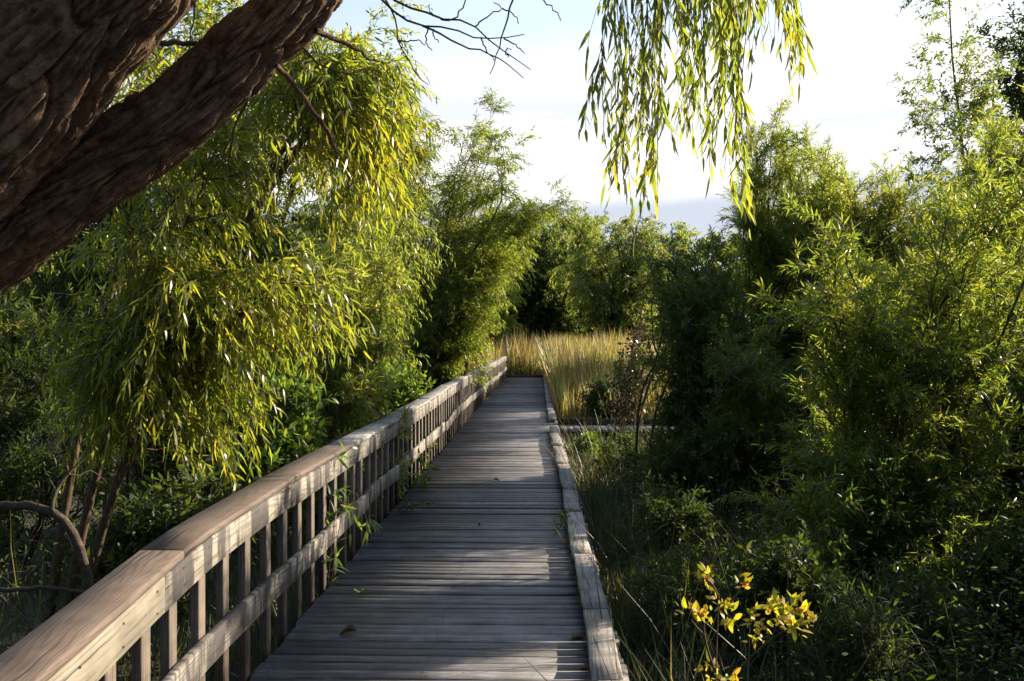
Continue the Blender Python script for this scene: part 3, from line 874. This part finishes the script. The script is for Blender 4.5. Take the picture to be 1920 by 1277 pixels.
# ---- shrubs and trees, one by one
plant('weeping_willow', 'sunlit yellow-green weeping willow with a slanting stem right behind the nearest railing', 'tree', at_ground(80, 6.6),
      [blob(430, 430, 6.6, 150, 190, .6, 5), blob(640, 150, 6.9, 75, 70, .5, 3.6), blob(330, 150, 7.0, 150, 110, .5, 2.4), blob(320, 660, 6.4, 130, 120, .5, 2.4), blob(520, 520, 6.5, 70, 120, .4, 1.0)],
      27, 'weeping', 'willow_leaf', seed=1, limbs=[poly([at_ground(80, 6.6), px(190, 830, 6.5), px(300, 640, 6.5), px(420, 420, 6.6)], 14), poly([at_ground(60, 6.7), px(140, 800, 6.8), px(210, 560, 6.9), px(280, 300, 7.0)], 14), poly([at_ground(95, 6.5), px(230, 860, 6.3), px(350, 700, 6.3), px(480, 560, 6.4)], 14), poly([px(300, 640, 6.5), px(420, 470, 6.7), px(540, 300, 6.8), px(620, 190, 6.9)], 14)],
      over=dict(m1=13, t0=.2, l1=.62, m2=5, l2=.40, nl=12, W=.0152, keep=lambda P: P[:, 2] > .80 + .25 * np.sin(P[:, 0] * 7) + .25 * np.clip(-2.4 - P[:, 0], 0, 2)), parts=('trunk', 'crown'), thick=.8)
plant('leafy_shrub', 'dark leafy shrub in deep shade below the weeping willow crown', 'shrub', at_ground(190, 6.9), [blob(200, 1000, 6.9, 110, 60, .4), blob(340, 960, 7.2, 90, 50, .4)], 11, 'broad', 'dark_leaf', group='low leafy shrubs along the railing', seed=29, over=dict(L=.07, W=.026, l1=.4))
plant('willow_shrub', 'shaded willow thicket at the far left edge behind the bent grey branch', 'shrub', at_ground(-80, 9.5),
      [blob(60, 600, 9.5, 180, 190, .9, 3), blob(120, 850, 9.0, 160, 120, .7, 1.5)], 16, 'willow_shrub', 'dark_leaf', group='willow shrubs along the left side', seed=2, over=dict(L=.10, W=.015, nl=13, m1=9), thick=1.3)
plant('willow_shrub', 'pale green willow shrub with drooping tips just right of the weeping willow', 'shrub', at_ground(610, 11.0),
      [blob(640, 520, 11, 95, 95, .8, 3), blob(700, 470, 11, 70, 50, .5, 1.2), blob(590, 640, 10.6, 80, 80, .6, 1.5)], 18, 'willow_shrub', 'pale_leaf', group='willow shrubs along the left side', seed=3, over=dict(L=.10, W=.015, dr1=.25, dr2=.35, nl=18))
plant('willow_tree', 'dark leafy willow behind the pale shrub on the left', 'tree', at_ground(640, 17),
      [blob(660, 330, 17, 110, 80, 1.2, 2), blob(740, 400, 16.5, 90, 120, 1.0, 2), blob(560, 400, 17, 120, 140, 1.2, 2)], 16, 'weeping', 'shrub_leaf', group='willows along the left side', seed=4, over=dict(m1=13, l1=1.2, m2=8, l2=.6, nl=14, shape='diamond', L=.12, W=.020), parts=('trunk', 'crown'), thick=1.6)
plant('willow_tree', 'tall airy willow leaning right over the far railing against the white sky', 'tree', at_ground(800, 22),
      [blob(955, 225, 22, 38, 45, .8, 2.2), blob(925, 300, 22, 60, 60, .8, 3), blob(900, 400, 22, 90, 80, 1.2, 3), blob(850, 510, 21, 80, 90, 1.2, 3), blob(985, 390, 22, 55, 55, 1, 2.2), blob(870, 290, 22, 50, 60, 1, 1.4), blob(960, 480, 22, 50, 40, 1, 1.4), blob(800, 330, 22, 60, 60, 1, 1)], 32, 'far_willow', 'shrub_leaf', group='willows along the left side', seed=5,
      over=dict(m1=17, l1=.85, m2=9, l2=.5, nl=12, L=.125, W=.020, up1=.3, dr1=.12, dr2=.25), parts=('trunk', 'crown'), thick=.55)
plant('willow_tree', 'pale feathery willow rising above the upper end of the weeping willow crown', 'tree', at_ground(690, 24),
      [blob(740, 260, 24, 70, 80, 1, 2), blob(790, 250, 24.5, 40, 60, 1, 1), blob(800, 360, 24, 60, 80, 1, 1.5)], 26, 'far_willow', 'airy_leaf', group='willows along the left side', seed=6, over=dict(m1=14, m2=8, nl=12, L=.15, W=.024, l1=.9), parts=('trunk', 'crown'))
for i, (x, y, d, rx, ry, lf, lab) in enumerate([
        (520, 780, 9.6, 60, 60, 'weed_leaf', 'deep green broad leaved shrub pressed against the middle of the railing'),
        (640, 735, 12.5, 60, 55, 'dark_leaf', 'dark low shrub behind the railing below the pale willow shrub'),
        (735, 720, 16.5, 45, 38, 'weed_leaf', 'bright green low bush outside the railing before the airy willow'),
        (570, 470, 12.5, 60, 60, 'dark_leaf', 'dark broad leaved shrub showing between the weeping willow and the pale shrub'),
        (800, 690, 22, 35, 35, 'dark_leaf', 'dark low bush at the foot of the tall airy willow')]):
    plant('leafy_shrub', lab, 'shrub', at_ground(x, d), [blob(x, y, d, rx, ry, .5)], 12, 'broad', lf, group='low leafy shrubs along the railing', seed=20 + i, over=dict(L=.095, W=.04, nl=9))
plant('autumn_shrub', 'rusty autumn shrub beyond the railing near its far end', 'shrub', at_ground(870, 30),
      [blob(865, 640, 30, 40, 40, .8, 2), blob(890, 610, 30.5, 25, 35, .6, 1), blob(835, 650, 28, 30, 30, .6, 1)], 18, 'broad', 'rust_leaf', seed=30, over=dict(L=.09, W=.05, nl=8, l1=.7))
plant('broadleaf_tree', 'tall tree with rust tipped twigs behind the leaning limbs at upper left', 'tree', at_ground(420, 17),
      [blob(560, 60, 17, 130, 110, 1.5, 2), blob(690, 60, 17, 30, 50, .6, .7), blob(380, 80, 16.5, 150, 130, 1.5, 2)], 22, 'tree', 'pale_leaf', seed=31, over=dict(L=.11, W=.04, nl=12, l1=1.2, m2=8), parts=('trunk', 'crown'), thick=.45, group='tall trees at the left')
plant('broadleaf_tree', 'tall dense tree standing deep at the left behind the willow thicket', 'tree', at_ground(150, 17),
      [blob(120, 250, 17, 230, 260, 1.8, 2), blob(280, 430, 16, 200, 200, 1.5, 2)], 22, 'tree', 'dark_leaf', seed=32, over=dict(L=.12, W=.04, nl=12), parts=('trunk', 'crown'), group='tall trees at the left')
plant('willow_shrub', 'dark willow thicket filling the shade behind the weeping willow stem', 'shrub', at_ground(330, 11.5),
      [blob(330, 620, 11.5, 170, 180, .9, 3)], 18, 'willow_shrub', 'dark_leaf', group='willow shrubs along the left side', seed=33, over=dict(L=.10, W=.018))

# right side
plant('willow_shrub', 'large bright green willow shrub beside the boardwalk at right, glinting in the sun', 'shrub', at_ground(1720, 8.3),
      [blob(1640, 500, 8.2, 150, 170, .8, 4), blob(1540, 560, 7.9, 80, 120, .5, 1.6), blob(1830, 460, 8.4, 150, 190, .8, 4), blob(1640, 760, 7.9, 170, 130, .6, 2.2), blob(1560, 950, 7.6, 150, 90, .5, 1.6)],
      40, 'willow_shrub', 'shrub_leaf', group='willow shrubs along the right side', seed=40)
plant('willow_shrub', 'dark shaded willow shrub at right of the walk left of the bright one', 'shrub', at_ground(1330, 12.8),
      [blob(1320, 600, 12.8, 70, 130, .7, 3), blob(1390, 680, 12.2, 80, 120, .7, 2), blob(1300, 520, 13, 50, 70, .6, 1), blob(1320, 830, 11.8, 130, 70, .6, 2.2), blob(1440, 740, 11.2, 70, 110, .5, 1.5), blob(1240, 560, 13.4, 35, 90, .5, 1.4)], 50, 'willow_shrub', 'shaded_leaf', group='willow shrubs along the right side', seed=42, over=dict(L=.085, W=.014))
plant('willow_shrub', 'tallest upright willow shrub whose thin tips rise behind the hanging strands', 'shrub', at_ground(1460, 14),
      [blob(1450, 310, 14, 45, 90, .7, 3), blob(1420, 500, 13.8, 60, 120, .7, 2), blob(1500, 380, 14, 50, 80, .7, 1.5)], 40, 'willow_shrub', 'shrub_leaf', group='willow shrubs along the right side', seed=43, over=dict(up1=.5, a1=.45, l1=.75))
plant('willow_shrub', 'sunlit willow shrub in the dip of the skyline behind the bright shrub', 'shrub', at_ground(1620, 12.5),
      [blob(1600, 390, 12.5, 90, 80, .7, 3), blob(1690, 400, 12, 80, 90, .7, 2.4)], 36, 'willow_shrub', 'pale_leaf', group='willow shrubs along the right side', seed=44, over=dict(up1=.4))
plant('willow_shrub', 'feathery sunlit willow shrub between the tallest upright shrub and the bright one', 'shrub', at_ground(1540, 13.4),
      [blob(1545, 380, 13.4, 80, 90, .7, 3), blob(1560, 520, 13, 80, 90, .7, 1)], 34, 'willow_shrub', 'pale_leaf', group='willow shrubs along the right side', seed=52, over=dict(up1=.4))
plant('willow_shrub', 'high sunlit willow shrub below the tall thin trees at right', 'shrub', at_ground(1850, 12),
      [blob(1830, 380, 12, 110, 90, .8, 3), blob(1910, 290, 12, 60, 60, .6, 1.4)], 36, 'willow_shrub', 'pale_leaf', group='willow shrubs along the right side', seed=45, over=dict(up1=.4))
S = [poly([at_ground(1800, 26), px(1800, 330, 26), px(1778, 140, 26), px(1765, -120, 26)], 9), poly([at_ground(1830, 25), px(1830, 360, 25), px(1770, 250, 25), px(1752, 150, 25)], 9)]
plant('slender_tree', 'tall thin tree with sparse pale leaves against the white sky at right', 'tree', at_ground(1800, 26), None, 2, 'tree', 'airy_leaf', stemm='grey_twig', seed=46, stems=np.array(S),
      over=dict(t0=.35, m1=40, a1=1.1, l1=2.2, up1=.15, dr1=.0, m2=12, l2=.6, nl=11, L=.12, W=.05, r=.035), parts=('trunk', 'crown'), thick=.8)
plant('broadleaf_tree', 'dark leaved tree reaching in at the upper right corner', 'tree', at_ground(2010, 36),
      [blob(1945, 30, 36, 75, 80, 2, 3), blob(2080, -20, 36, 120, 130, 2.4, 2), blob(1885, 100, 36, 30, 60, 1.2, 1.4)], 26, 'tree', 'dark_leaf', seed=47, over=dict(L=.17, W=.08, nl=11, l1=1.5, l2=.8, m2=8), parts=('trunk', 'crown'))
plant('maroon_shrub', 'thin shrub with maroon leaves standing before the cattails by the side walk', 'shrub', at_ground(1170, 19),
      [blob(1165, 680, 19, 35, 50, .4, 2), blob(1200, 640, 19, 25, 20, .4, 1)], 9, 'broad', 'maroon_leaf', seed=48, over=dict(L=.07, W=.05, nl=5, m2=3, l1=.5))
plant('leafy_shrub', 'small dark green leafy bush beside the far kerb in front of the cattails', 'shrub', at_ground(1130, 22.5), [blob(1130, 735, 22.5, 28, 22, .4)], 10, 'broad', 'dark_leaf', seed=49, over=dict(nl=8))
S = [poly([at_ground(1195, 17.5), px(1192, 830, 17.5), px(1215, 720, 17.5), px(1250, 640, 17.5), px(1270, 580, 17.5)], 9), poly([px(1205, 760, 17.5), px(1230, 690, 17.5), px(1260, 660, 17.3)], 9)]
plant('sapling', 'slim bare stemmed sapling left of the dark willow shrub', 'sapling', at_ground(1195, 17.5), None, 2, 'broad', 'dark_leaf', seed=50, stems=np.array(S), over=dict(t0=.7, m1=7, nl=6, r=.02))
plant('leafy_weed', 'bright young leafy weed at the end of the near kerb', 'weed', at_ground(1095, 16.5), [blob(1100, 835, 16.5, 18, 20, .12)], 9, 'broad', 'weed_leaf', seed=51, over=dict(l1=.22, m1=6, m2=3, l2=.12, nl=8, L=.08, W=.03, r=.006))

for i, (x, y, h) in enumerate([(4.6, 2.4, 2.2), (5.2, 4.3, 2.4), (5.4, 6.0, 1.9), (4.9, 7.6, 2.4), (3.0, 1.2, .9), (4.7, 9.2, 2.2), (3.9, 5.6, 1.5)]):  # row added mostly out of view at right to shade the ground
    b = np.array([x, y, GZ - .05])
    plant('willow_shrub', 'low dark willow shrub added beyond the right edge of view for shade', 'shrub',
          b, [(b + np.array([0, 0, h * .7]), np.array([.8, .8, h * .45]), 1)], 30, 'willow_shrub', 'dark_leaf', group='shade shrubs added beyond the right edge', seed=80 + i, over=dict(l1=.5, W=.018, L=.10))

for i, (x, y, d, lab) in enumerate([(1260, 960, 9.0, 'low dark leafy growth between the near kerb and the dark willow shrub'),
                                   (1290, 1090, 6.6, 'low dark leafy growth behind the yellow leaved plant'), (1480, 1080, 6.6, 'low dark leafy growth below the bright willow shrub'), (1700, 1130, 6.4, 'low dark leafy growth in the lower right corner'), (1880, 1060, 7.0, 'low dark leafy growth at the right edge below the bright willow shrub'), (1600, 1180, 5.6, 'low dark leafy growth right behind the dry stalks'), (1180, 850, 14.5, 'low dark leafy growth before the side walk')]):
    plant('undergrowth_plant', lab, 'plant', at_ground(x, d), [blob(x, y, d, 60, 30, .35)], 14, ['broad', 'willow_shrub'][i % 2], 'dark_leaf', group='low growth right of the walk', seed=110 + i, over=dict(l1=.34, l2=.2, m1=7, m2=4, nl=8, t0=.1, bj=.25, L=.06, W=[.026, .010][i % 2], r=.005))

# the far end
plant('willow_tree', 'broad sunlit willow beyond the cattails right of the dark hollow', 'tree', at_ground(1180, 52),
      [blob(1140, 485, 52, 90, 75, 2, 3), blob(1215, 430, 52, 60, 45, 2, 2), blob(1090, 520, 52, 30, 40, 1.5, 1), blob(1200, 580, 51, 60, 40, 2, 1.6)], 34, 'far_willow', 'far_leaf', seed=60, over=dict(L=.2, W=.05, l1=1.6, l2=.9, m1=12, m2=8, nl=13), parts=('trunk', 'crown'), thick=1.6)
plant('dark_tree', 'dark green tree closing the shady hollow beyond the cattails', 'tree', at_ground(1000, 60),
      [blob(960, 560, 60, 60, 60, 2.5, 3), blob(1060, 570, 61, 60, 50, 2.5, 3), blob(1000, 470, 60, 60, 40, 2, 1.5)], 30, 'tree', 'dark_leaf', seed=61, over=dict(L=.22, W=.11, l1=2.0, l2=.9, nl=12, m1=12), parts=('trunk', 'crown'), thick=1.6)
plant('willow_tree', 'green willow left of the dark hollow beyond the railing end', 'tree', at_ground(900, 50),
      [blob(930, 470, 50, 60, 60, 2, 3), blob(870, 520, 49, 70, 70, 2, 2)], 26, 'far_willow', 'shrub_leaf', seed=62, over=dict(L=.2, W=.05, l1=1.6, l2=.9, m1=12, m2=8, nl=13), parts=('trunk', 'crown'), thick=1.6)


plant('willow_tree', 'soft pale willow whose top closes the skyline above the dark hollow', 'tree', at_ground(1020, 66),
      [blob(1000, 430, 66, 60, 35, 2, 3), blob(1080, 420, 67, 50, 35, 2, 3), blob(930, 440, 66, 40, 40, 2, 1.6)], 34, 'far_willow', 'far_leaf', seed=63, over=dict(L=.24, W=.06, l1=1.8, l2=.9, m1=12, m2=8, nl=13), parts=('trunk', 'crown'), thick=1.6)


def copy_tree(o, parent=None):
    c = o.copy(); C.objects.link(c)
    if parent: c.parent = parent
    for ch in list(o.children): copy_tree(ch, c)
    return c


def far_woods():
    kinds = []
    for i, (lf, nm, lab) in enumerate([('far_leaf', 'distant_tree', 'distant pale green tree on the skyline beyond the cattails'), ('shrub_leaf', 'distant_tree', 'distant mid green tree in the woods beyond the cattails'),
                                       ('rust_leaf', 'distant_tree', 'distant tree with rust brown top on the skyline above the hollow')]):
        d = 70.0
        b = at_ground(1010, d)
        o = plant(nm, lab, 'tree', b, [(b + np.array([0, 0, 5.6]), np.array([1.9, 1.9, 2.4]), 2), (b + np.array([0.4, 0, 3.0]), np.array([2.2, 2.0, 1.8]), 1.4)], 20, 'tree', lf, seed=70 + i,
                  over=dict(L=.24, W=.10, l1=1.7, l2=.9, m1=10, m2=8, nl=12), parts=('trunk', 'crown'), thick=1.6, group=['pale distant trees', 'green distant trees', 'rusty distant trees'][i])
        kinds.append(o)
    rr = np.random.default_rng(4)
    first = [True] * 3
    spots = []
    for x in np.arange(-34, 40, 3.1): spots.append((x + rr.normal(0, .6), 72 + rr.normal(0, 3), rr.uniform(1.15, 1.4)))
    for x in np.arange(-30, -8, 3.0): spots.append((x, 48 + rr.normal(0, 4), rr.uniform(.8, 1.1)))
    for x in np.arange(15, 36, 3.0): spots.append((x, 47 + rr.normal(0, 4), rr.uniform(.75, 1.0)))
    for i, (x, y, s) in enumerate(spots):
        k = [0, 1, 2, 0, 1, 0, 1][i % 7]
        if 48 > y or abs(x) > 14:
            k = [0, 1, 1][i % 3]
        o = kinds[k] if first[k] else copy_tree(kinds[k])
        first[k] = False
        o.location = (x, y, GZ - .05)
        o.rotation_euler = (0, 0, rr.uniform(0, 6.28))
        o.scale = (s, s, s * rr.uniform(.9, 1.1))


far_woods()


# ---- cattails, grasses and low growth
def scatter(rr, n, x0, x1, y0, y1):
    return np.stack([rr.uniform(x0, x1, n), rr.uniform(y0, y1, n), np.full(n, GZ)], 1)


def build_reeds():
    rr = np.random.default_rng(11)
    P = np.concatenate([scatter(rr, 26000, .55, 6.5, 23, 45), scatter(rr, 9000, .45, 1.6, 24.5, 45), scatter(rr, 30000, -9, 11, 45.0, 56), scatter(rr, 6000, -5.5, -1.75, 33, 45), scatter(rr, 5000, 1.6, 7, 21.2, 25)])
    n = len(P)
    # clumps
    P[:, :2] += rr.normal(0, .08, (n, 2))
    ok = ~((P[:, 0] < .45) & (P[:, 0] > -1.62) & (P[:, 1] < 44.7)) & ~((P[:, 1] < 21.0))
    P = P[ok]; n = len(P)
    D = unit(np.stack([rr.normal(0, .10, n), rr.normal(0, .10, n), np.ones(n)], 1))
    hh = np.array([mnoise.noise(Vector((p[0] * .6, p[1] * .35, 2.0))) for p in P])
    near = np.clip((P[:, 1] - 22) / 9, 0, 1)
    L = (1.0 + .85 * near) * (1.0 + .38 * hh)
    V, T = leaf_geo(rr, P, D, L * .92, .040, .14, 1.0, 'lance', up=np.array([0.3, -1.0, 0.0]), fold=0)
    tag(mesh_obj('cattail_reeds', V, T, M['reed_blade']), 'stand of tall green and tan cattails beyond the end of the boardwalk', 'cattails', kind='stuff')


build_reeds()


def build_grass():
    rr = np.random.default_rng(12)
    P = np.concatenate([scatter(rr, 9000, .50, 1.15, 4.4, 20), scatter(rr, 5000, .50, 2.4, 5, 19), scatter(rr, 700, 1.5, 7, 4, 18), scatter(rr, 9000, -4.5, -1.6, 2, 22), scatter(rr, 2000, .46, .62, 4.2, 20)])
    n = len(P)
    ok = ~((P[:, 1] > 19.3) & (P[:, 1] < 20.9) & (P[:, 0] > 0.3))
    P = P[ok]; n = len(P)
    D = unit(np.stack([rr.normal(0, .35, n), rr.normal(0, .35, n), np.ones(n)], 1))
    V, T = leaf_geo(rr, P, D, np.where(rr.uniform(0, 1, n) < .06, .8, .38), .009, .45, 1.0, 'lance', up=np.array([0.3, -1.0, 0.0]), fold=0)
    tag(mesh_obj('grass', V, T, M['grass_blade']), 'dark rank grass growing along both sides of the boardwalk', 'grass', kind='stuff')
    # thin arching stems tangled through it
    B = np.concatenate([scatter(rr, 520, .7, 7, 3.6, 15), scatter(rr, 260, -6, -1.9, 2.5, 14)])
    k = len(B)
    a = rr.uniform(0, 6.28, k); ln = rr.uniform(.4, 1.3, k); hg = rr.uniform(.25, .95, k)
    t = np.linspace(0, 1, 8)[None]
    W3 = np.stack([B[:, 0:1] + np.cos(a)[:, None] * ln[:, None] * t, B[:, 1:2] + np.sin(a)[:, None] * ln[:, None] * t, B[:, 2:3] + hg[:, None] * 2.2 * t * (1.25 - t)], 2)
    W3[:, 1:] += rr.normal(0, .015, W3[:, 1:].shape)
    W3 = W3[(W3[:, :, 0].min(1) > .55) | (W3[:, :, 0].max(1) < -1.65)]
    V, Q = tubes(W3, rr.uniform(.002, .005, len(W3)), .0012, 4)
    tag(mesh_obj('dry_stems', V, Q, M['twig'], smooth=True), 'thin dry stems tangled through the undergrowth', 'stems', kind='stuff')
    P = np.concatenate([scatter(rr, 60000, .8, 8, 5.0, 19), scatter(rr, 22000, 1.2, 5.5, 3.4, 8), scatter(rr, 30000, -7.5, -1.7, 2, 22), scatter(rr, 5000, .6, 8, 20.9, 27)])
    P[:, 2] += rr.gamma(2.0, .15, len(P)) * np.clip((np.abs(P[:, 0]) - .2) / 1.6, .35, 1.6)
    D = unit(rr.normal(0, 1, (len(P), 3)) * [1, 1, .5])
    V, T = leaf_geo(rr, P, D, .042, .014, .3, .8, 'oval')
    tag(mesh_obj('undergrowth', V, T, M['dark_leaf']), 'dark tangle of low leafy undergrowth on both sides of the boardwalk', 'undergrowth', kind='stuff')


build_grass()


def build_yellow_plant():
    rr = np.random.default_rng(15)
    d = 4.2
    base = at_ground(1350, d)
    root = empty('yellow_leaved_plant', base)
    tag(root, 'small woody plant with glowing yellow leaves in the dark at lower right', 'plant')
    q = lambda *pts: poly([px(x, y, d + dz) for x, y, dz in pts], 9)
    ST = [poly([base, px(1345, 1420, d), px(1341, 1270, d), px(1347, 1110, d)], 9), q((1343, 1300, 0), (1405, 1230, -.05), (1460, 1185, -.08), (1510, 1160, -.1)), q((1340, 1260, 0), (1322, 1200, .03), (1318, 1145, .05)), q((1320, 1190, .03), (1308, 1178, .05), (1295, 1160, .06)),
          q((1346, 1120, 0), (1335, 1095, .03), (1318, 1082, .04)), q((1346, 1145, 0), (1372, 1122, 0), (1388, 1098, -.02)), poly([base, px(1368, 1380, d - .05), px(1372, 1290, d - .08)], 9), poly([base, px(1330, 1400, d + .05), px(1325, 1262, d + .06)], 9)]
    V, Q = tubes(np.array(ST), .006, .002, 6)
    mesh_obj('stems', V - base, Q, M['twig'], root, smooth=True)
    P, D, L = [], [], []
    for x, y, dz, n, sp, ln in [(1318, 1080, .04, 8, 12, .065), (1390, 1094, -.02, 7, 10, .065), (1296, 1150, .06, 12, 16, .07), (1350, 1130, 0, 8, 12, .055), (1362, 1155, -.02, 6, 10, .075), (1322, 1150, .05, 8, 14, .05), (1415, 1165, -.06, 14, 18, .06), (1455, 1150, -.08, 20, 24, .08),
                               (1495, 1150, -.1, 16, 20, .08), (1480, 1180, -.08, 14, 20, .06), (1515, 1165, -.1, 6, 10, .06), (1425, 1195, -.06, 8, 12, .06), (1330, 1262, .06, 12, 16, .07), (1372, 1280, -.08, 12, 16, .07)]:
        c = px(x, y, d + dz)
        dd = unit(rr.normal(0, 1, (n, 3)) + np.array([.1, -.1, .55]))
        P.append(c + dd * sp * d / F * .5 + rr.normal(0, sp * d / F * .45, (n, 3))); D.append(dd); L.append(np.full(n, ln))
    P, D, L = map(np.concatenate, (P, D, L))
    P = np.concatenate([P, P + rr.normal(0, .016, P.shape)]); D = np.concatenate([D, unit(D + rr.normal(0, .6, D.shape))]); L = np.concatenate([L, L * .8]) * .70
    V, T = leaf_geo(rr, P, D, L, L * .46, .2, 1.2, 'oval')
    mesh_obj('foliage', V - base, T, M['yellow_leaf'], root)


build_yellow_plant()


def build_bits():
    rr = np.random.default_rng(16)
    # bent grey branch at the lower left
    d = 5.2
    base = px(158, 1150, d)
    root = empty('bent_branch', base)
    tag(root, 'bent grey willow branch arching down in the shade at lower left', 'branch')
    P = poly([px(-260, 1010, d + .3), px(-120, 960, d + .2), px(0, 952, d + .1), px(60, 957, d), px(100, 975, d), px(132, 1015, d), px(150, 1065, d), px(158, 1120, d), px(150, 1240, d)], 26)
    P[1:-1] += rr.normal(0, .004, P[1:-1].shape)
    V, Q = tubes(P[None], .019, .024, 12)
    mesh_obj('main_branch', V - base, Q, M['dead_wood'], root, smooth=True)
    forks = [[(86, 962), (92, 930), (112, 898), (140, 870), (170, 845)], [(95, 925), (84, 905), (70, 880)], [(118, 892), (140, 895), (160, 885), (190, 905)], [(60, 955), (62, 910), (58, 905)]]
    V, Q = tubes(np.array([poly([px(x, y, d - .02 + .04 * i) for i, (x, y) in enumerate(f)], 8) for f in forks]), [.012, .004, .005, .003], .002, 8)
    mesh_obj('fork', V - base, Q, M['dead_wood'], root, smooth=True)
    o_pts = poly([px(-80, 1108, 5.5), px(0, 1113, 5.5), px(70, 1109, 5.4), px(160, 1116, 5.3), px(230, 1135, 5.3)], 14)
    o_pts[1:-1] += rr.normal(0, .004, o_pts[1:-1].shape)
    V, Q = tubes(o_pts[None], .014, .009, 8)
    o = mesh_obj('fallen_stick', V, Q, M['dead_wood'], smooth=True)
    tag(o, 'thin fallen stick lying level below the bent branch at lower left', 'stick')

    # weeds pushing through the rails and between deck and kerb
    def sprig(name, label, pts, m, L, W, leafm, seed, dr=-.2):
        r2 = np.random.default_rng(seed)
        st = np.array([poly(p, 7) for p in pts])
        b = st[0, 0]
        ro = empty(name, b)
        tag(ro, label, 'weed')
        sb = shoots(r2, st, 4, .3, 1, .7, .14, .3, .1, .3, k=4)
        p1, D1 = leaves_on(r2, st, m, .2, .8, (0, 0, dr)); p2, D2 = leaves_on(r2, sb, 5, .2, .7, (0, 0, dr))
        V, T = leaf_geo(r2, np.concatenate([p1, p2]), np.concatenate([D1, D2]), L, W, .3, .7, 'lance')
        V1, Q1 = merge([tubes(st, .004, .0015, 5), tubes(sb, .0016, .001, 3)])
        mesh_obj('stems', V1 - b, Q1, M['twig'], ro, smooth=True)
        mesh_obj('foliage', V - b, T, M[leafm], ro)
    g = at_ground(600, 7.4)
    sprig('willow_sprig', 'green willow sprig poking through the railing over the middle board', [[g, px(640, 960, 7.3), px(665, 925, 7.2), px(690, 985, 7.05)], [g, px(630, 940, 7.3), px(650, 930, 7.2), px(655, 1000, 7.05)], [g, px(620, 900, 7.4), px(645, 850, 7.4), px(660, 838, 7.5)]], 9, .11, .018, 'weed_leaf', 1, -.35)
    g = px(792, 900, 12.0); g[2] = -.1
    sprig('leafy_weed', 'leafy weed climbing the balusters beside the deck edge in mid view', [[g, px(800, 870, 12.3), px(806, 830, 12.4)], [g, px(790, 880, 12.0), px(785, 850, 12.0)], [g, px(800, 885, 11.8), px(812, 860, 11.8)], [g, px(785, 895, 11.6), px(775, 885, 11.5)]], 11, .07, .03, 'weed_leaf', 2, 0)
    g = px(1060, 996, 9.3); g[2] = 0
    sprig('leafy_weed', 'little green weed growing between the deck and the near kerb', [[g, px(1055, 985, 9.3), px(1040, 982, 9.2)], [g, px(1062, 975, 9.3), px(1063, 960, 9.3)]], 8, .05, .02, 'weed_leaf', 3, 0)
    g = px(760, 955, 10.2); g[2] = 0
    sprig('creeping_weed', 'creeping weed lying on the deck edge at the left below the balusters', [[g + [-.12, 0, -.05], px(775, 948, 10.3), px(800, 945, 10.4)], [g + [-.12, 0, -.05], px(762, 945, 10.3), px(770, 958, 10.1)]], 7, .055, .025, 'dark_leaf', 4, 0)

    # dry stalks in the lower right
    for i, (pts, lab) in enumerate([([(1330, 1420), (1600, 1270), (1610, 1190), (1640, 1140)], 'pale bent dry stalk right of the yellow plant'), ([(1700, 1400), (1690, 1260), (1712, 1190), (1745, 1205)], 'arched pale stalk in the dark lower right corner'),
                                    ([(1540, 1400), (1545, 1300), (1548, 1250), (1560, 1262)], 'short pale dry stalk beside the yellow plant'), ([(1800, 1380), (1805, 1200), (1815, 1110), (1820, 1060)], 'straight thin stalk near the right corner')]):
        d2 = 5.0 + .3 * i
        b = at_ground(pts[0][0], d2)
        P = poly([b] + [px(x, y, d2) for x, y in pts[1:]], 10)
        V, Q = tubes(P[None], .005, .0025, 6)
        o = mesh_obj('dry_stalk', V - b, Q, M['dead_wood'], smooth=True, loc=b)
        tag(o, lab, 'stalk', 'dry stalks at lower right')

    # litter on the deck
    def fallen(label, x, y, size, mat, seed, wid=.5):
        r3 = np.random.default_rng(seed)
        d3 = EYE * F / (y - VPY)
        c = px(x, y, d3); c[2] = .004
        n = 9
        V = []
        ang = r3.uniform(0, 6.28)
        for i in range(n):
            t = i / (n - 1)
            w = size * wid * math.sin(math.pi * min(1, t ** .8 * .98 + .02)) * .5
            for s in (-1, -.5, 0, .5, 1):
                jag = 1 + .22 * math.sin(i * 2.6 + s * 3)
                X_, Y_ = (t - .5) * size, s * w * jag
                Z_ = .010 + abs(s) * w * .9 + .012 * math.sin(3 * t + seed) + r3.normal(0, .0008)
                V.append((X_ * math.cos(ang) - Y_ * math.sin(ang), X_ * math.sin(ang) + Y_ * math.cos(ang), max(Z_, .001)))
        i = (np.arange(n - 1)[:, None] * 5 + np.arange(4)[None]).ravel()
        o = mesh_obj('fallen_leaf', np.array(V), np.stack([i, i + 1, i + 6, i + 5], 1), M[mat], smooth=True, loc=c)
        tag(o, label, 'leaf', 'fallen leaves on the boardwalk')
    fallen('curled brown leaf on the deck planks nearest the railing foot', 650, 1195, .10, 'litter_leaf', 1, .7)
    fallen('greenish fallen leaf on the deck a little beyond the curled brown one', 672, 1117, .13, 'weed_leaf', 2, .5)
    fallen('small brown leaf lying against the near kerb', 1083, 1200, .09, 'litter_leaf', 3, .6)
    fallen('dark leaf scrap by the kerb at the bottom of the walk', 1098, 1258, .06, 'litter_leaf', 4, .6)
    fallen('tiny dark leaf in the middle of the deck before the sprig', 900, 988, .07, 'litter_leaf', 5, .6)
    fallen('small dark leaf in mid deck farther along', 930, 904, .08, 'litter_leaf', 6, .6)
    fallen('dry leaf caught beside the third kerb board', 1075, 1080, .08, 'litter_leaf', 7, .7)


build_bits()
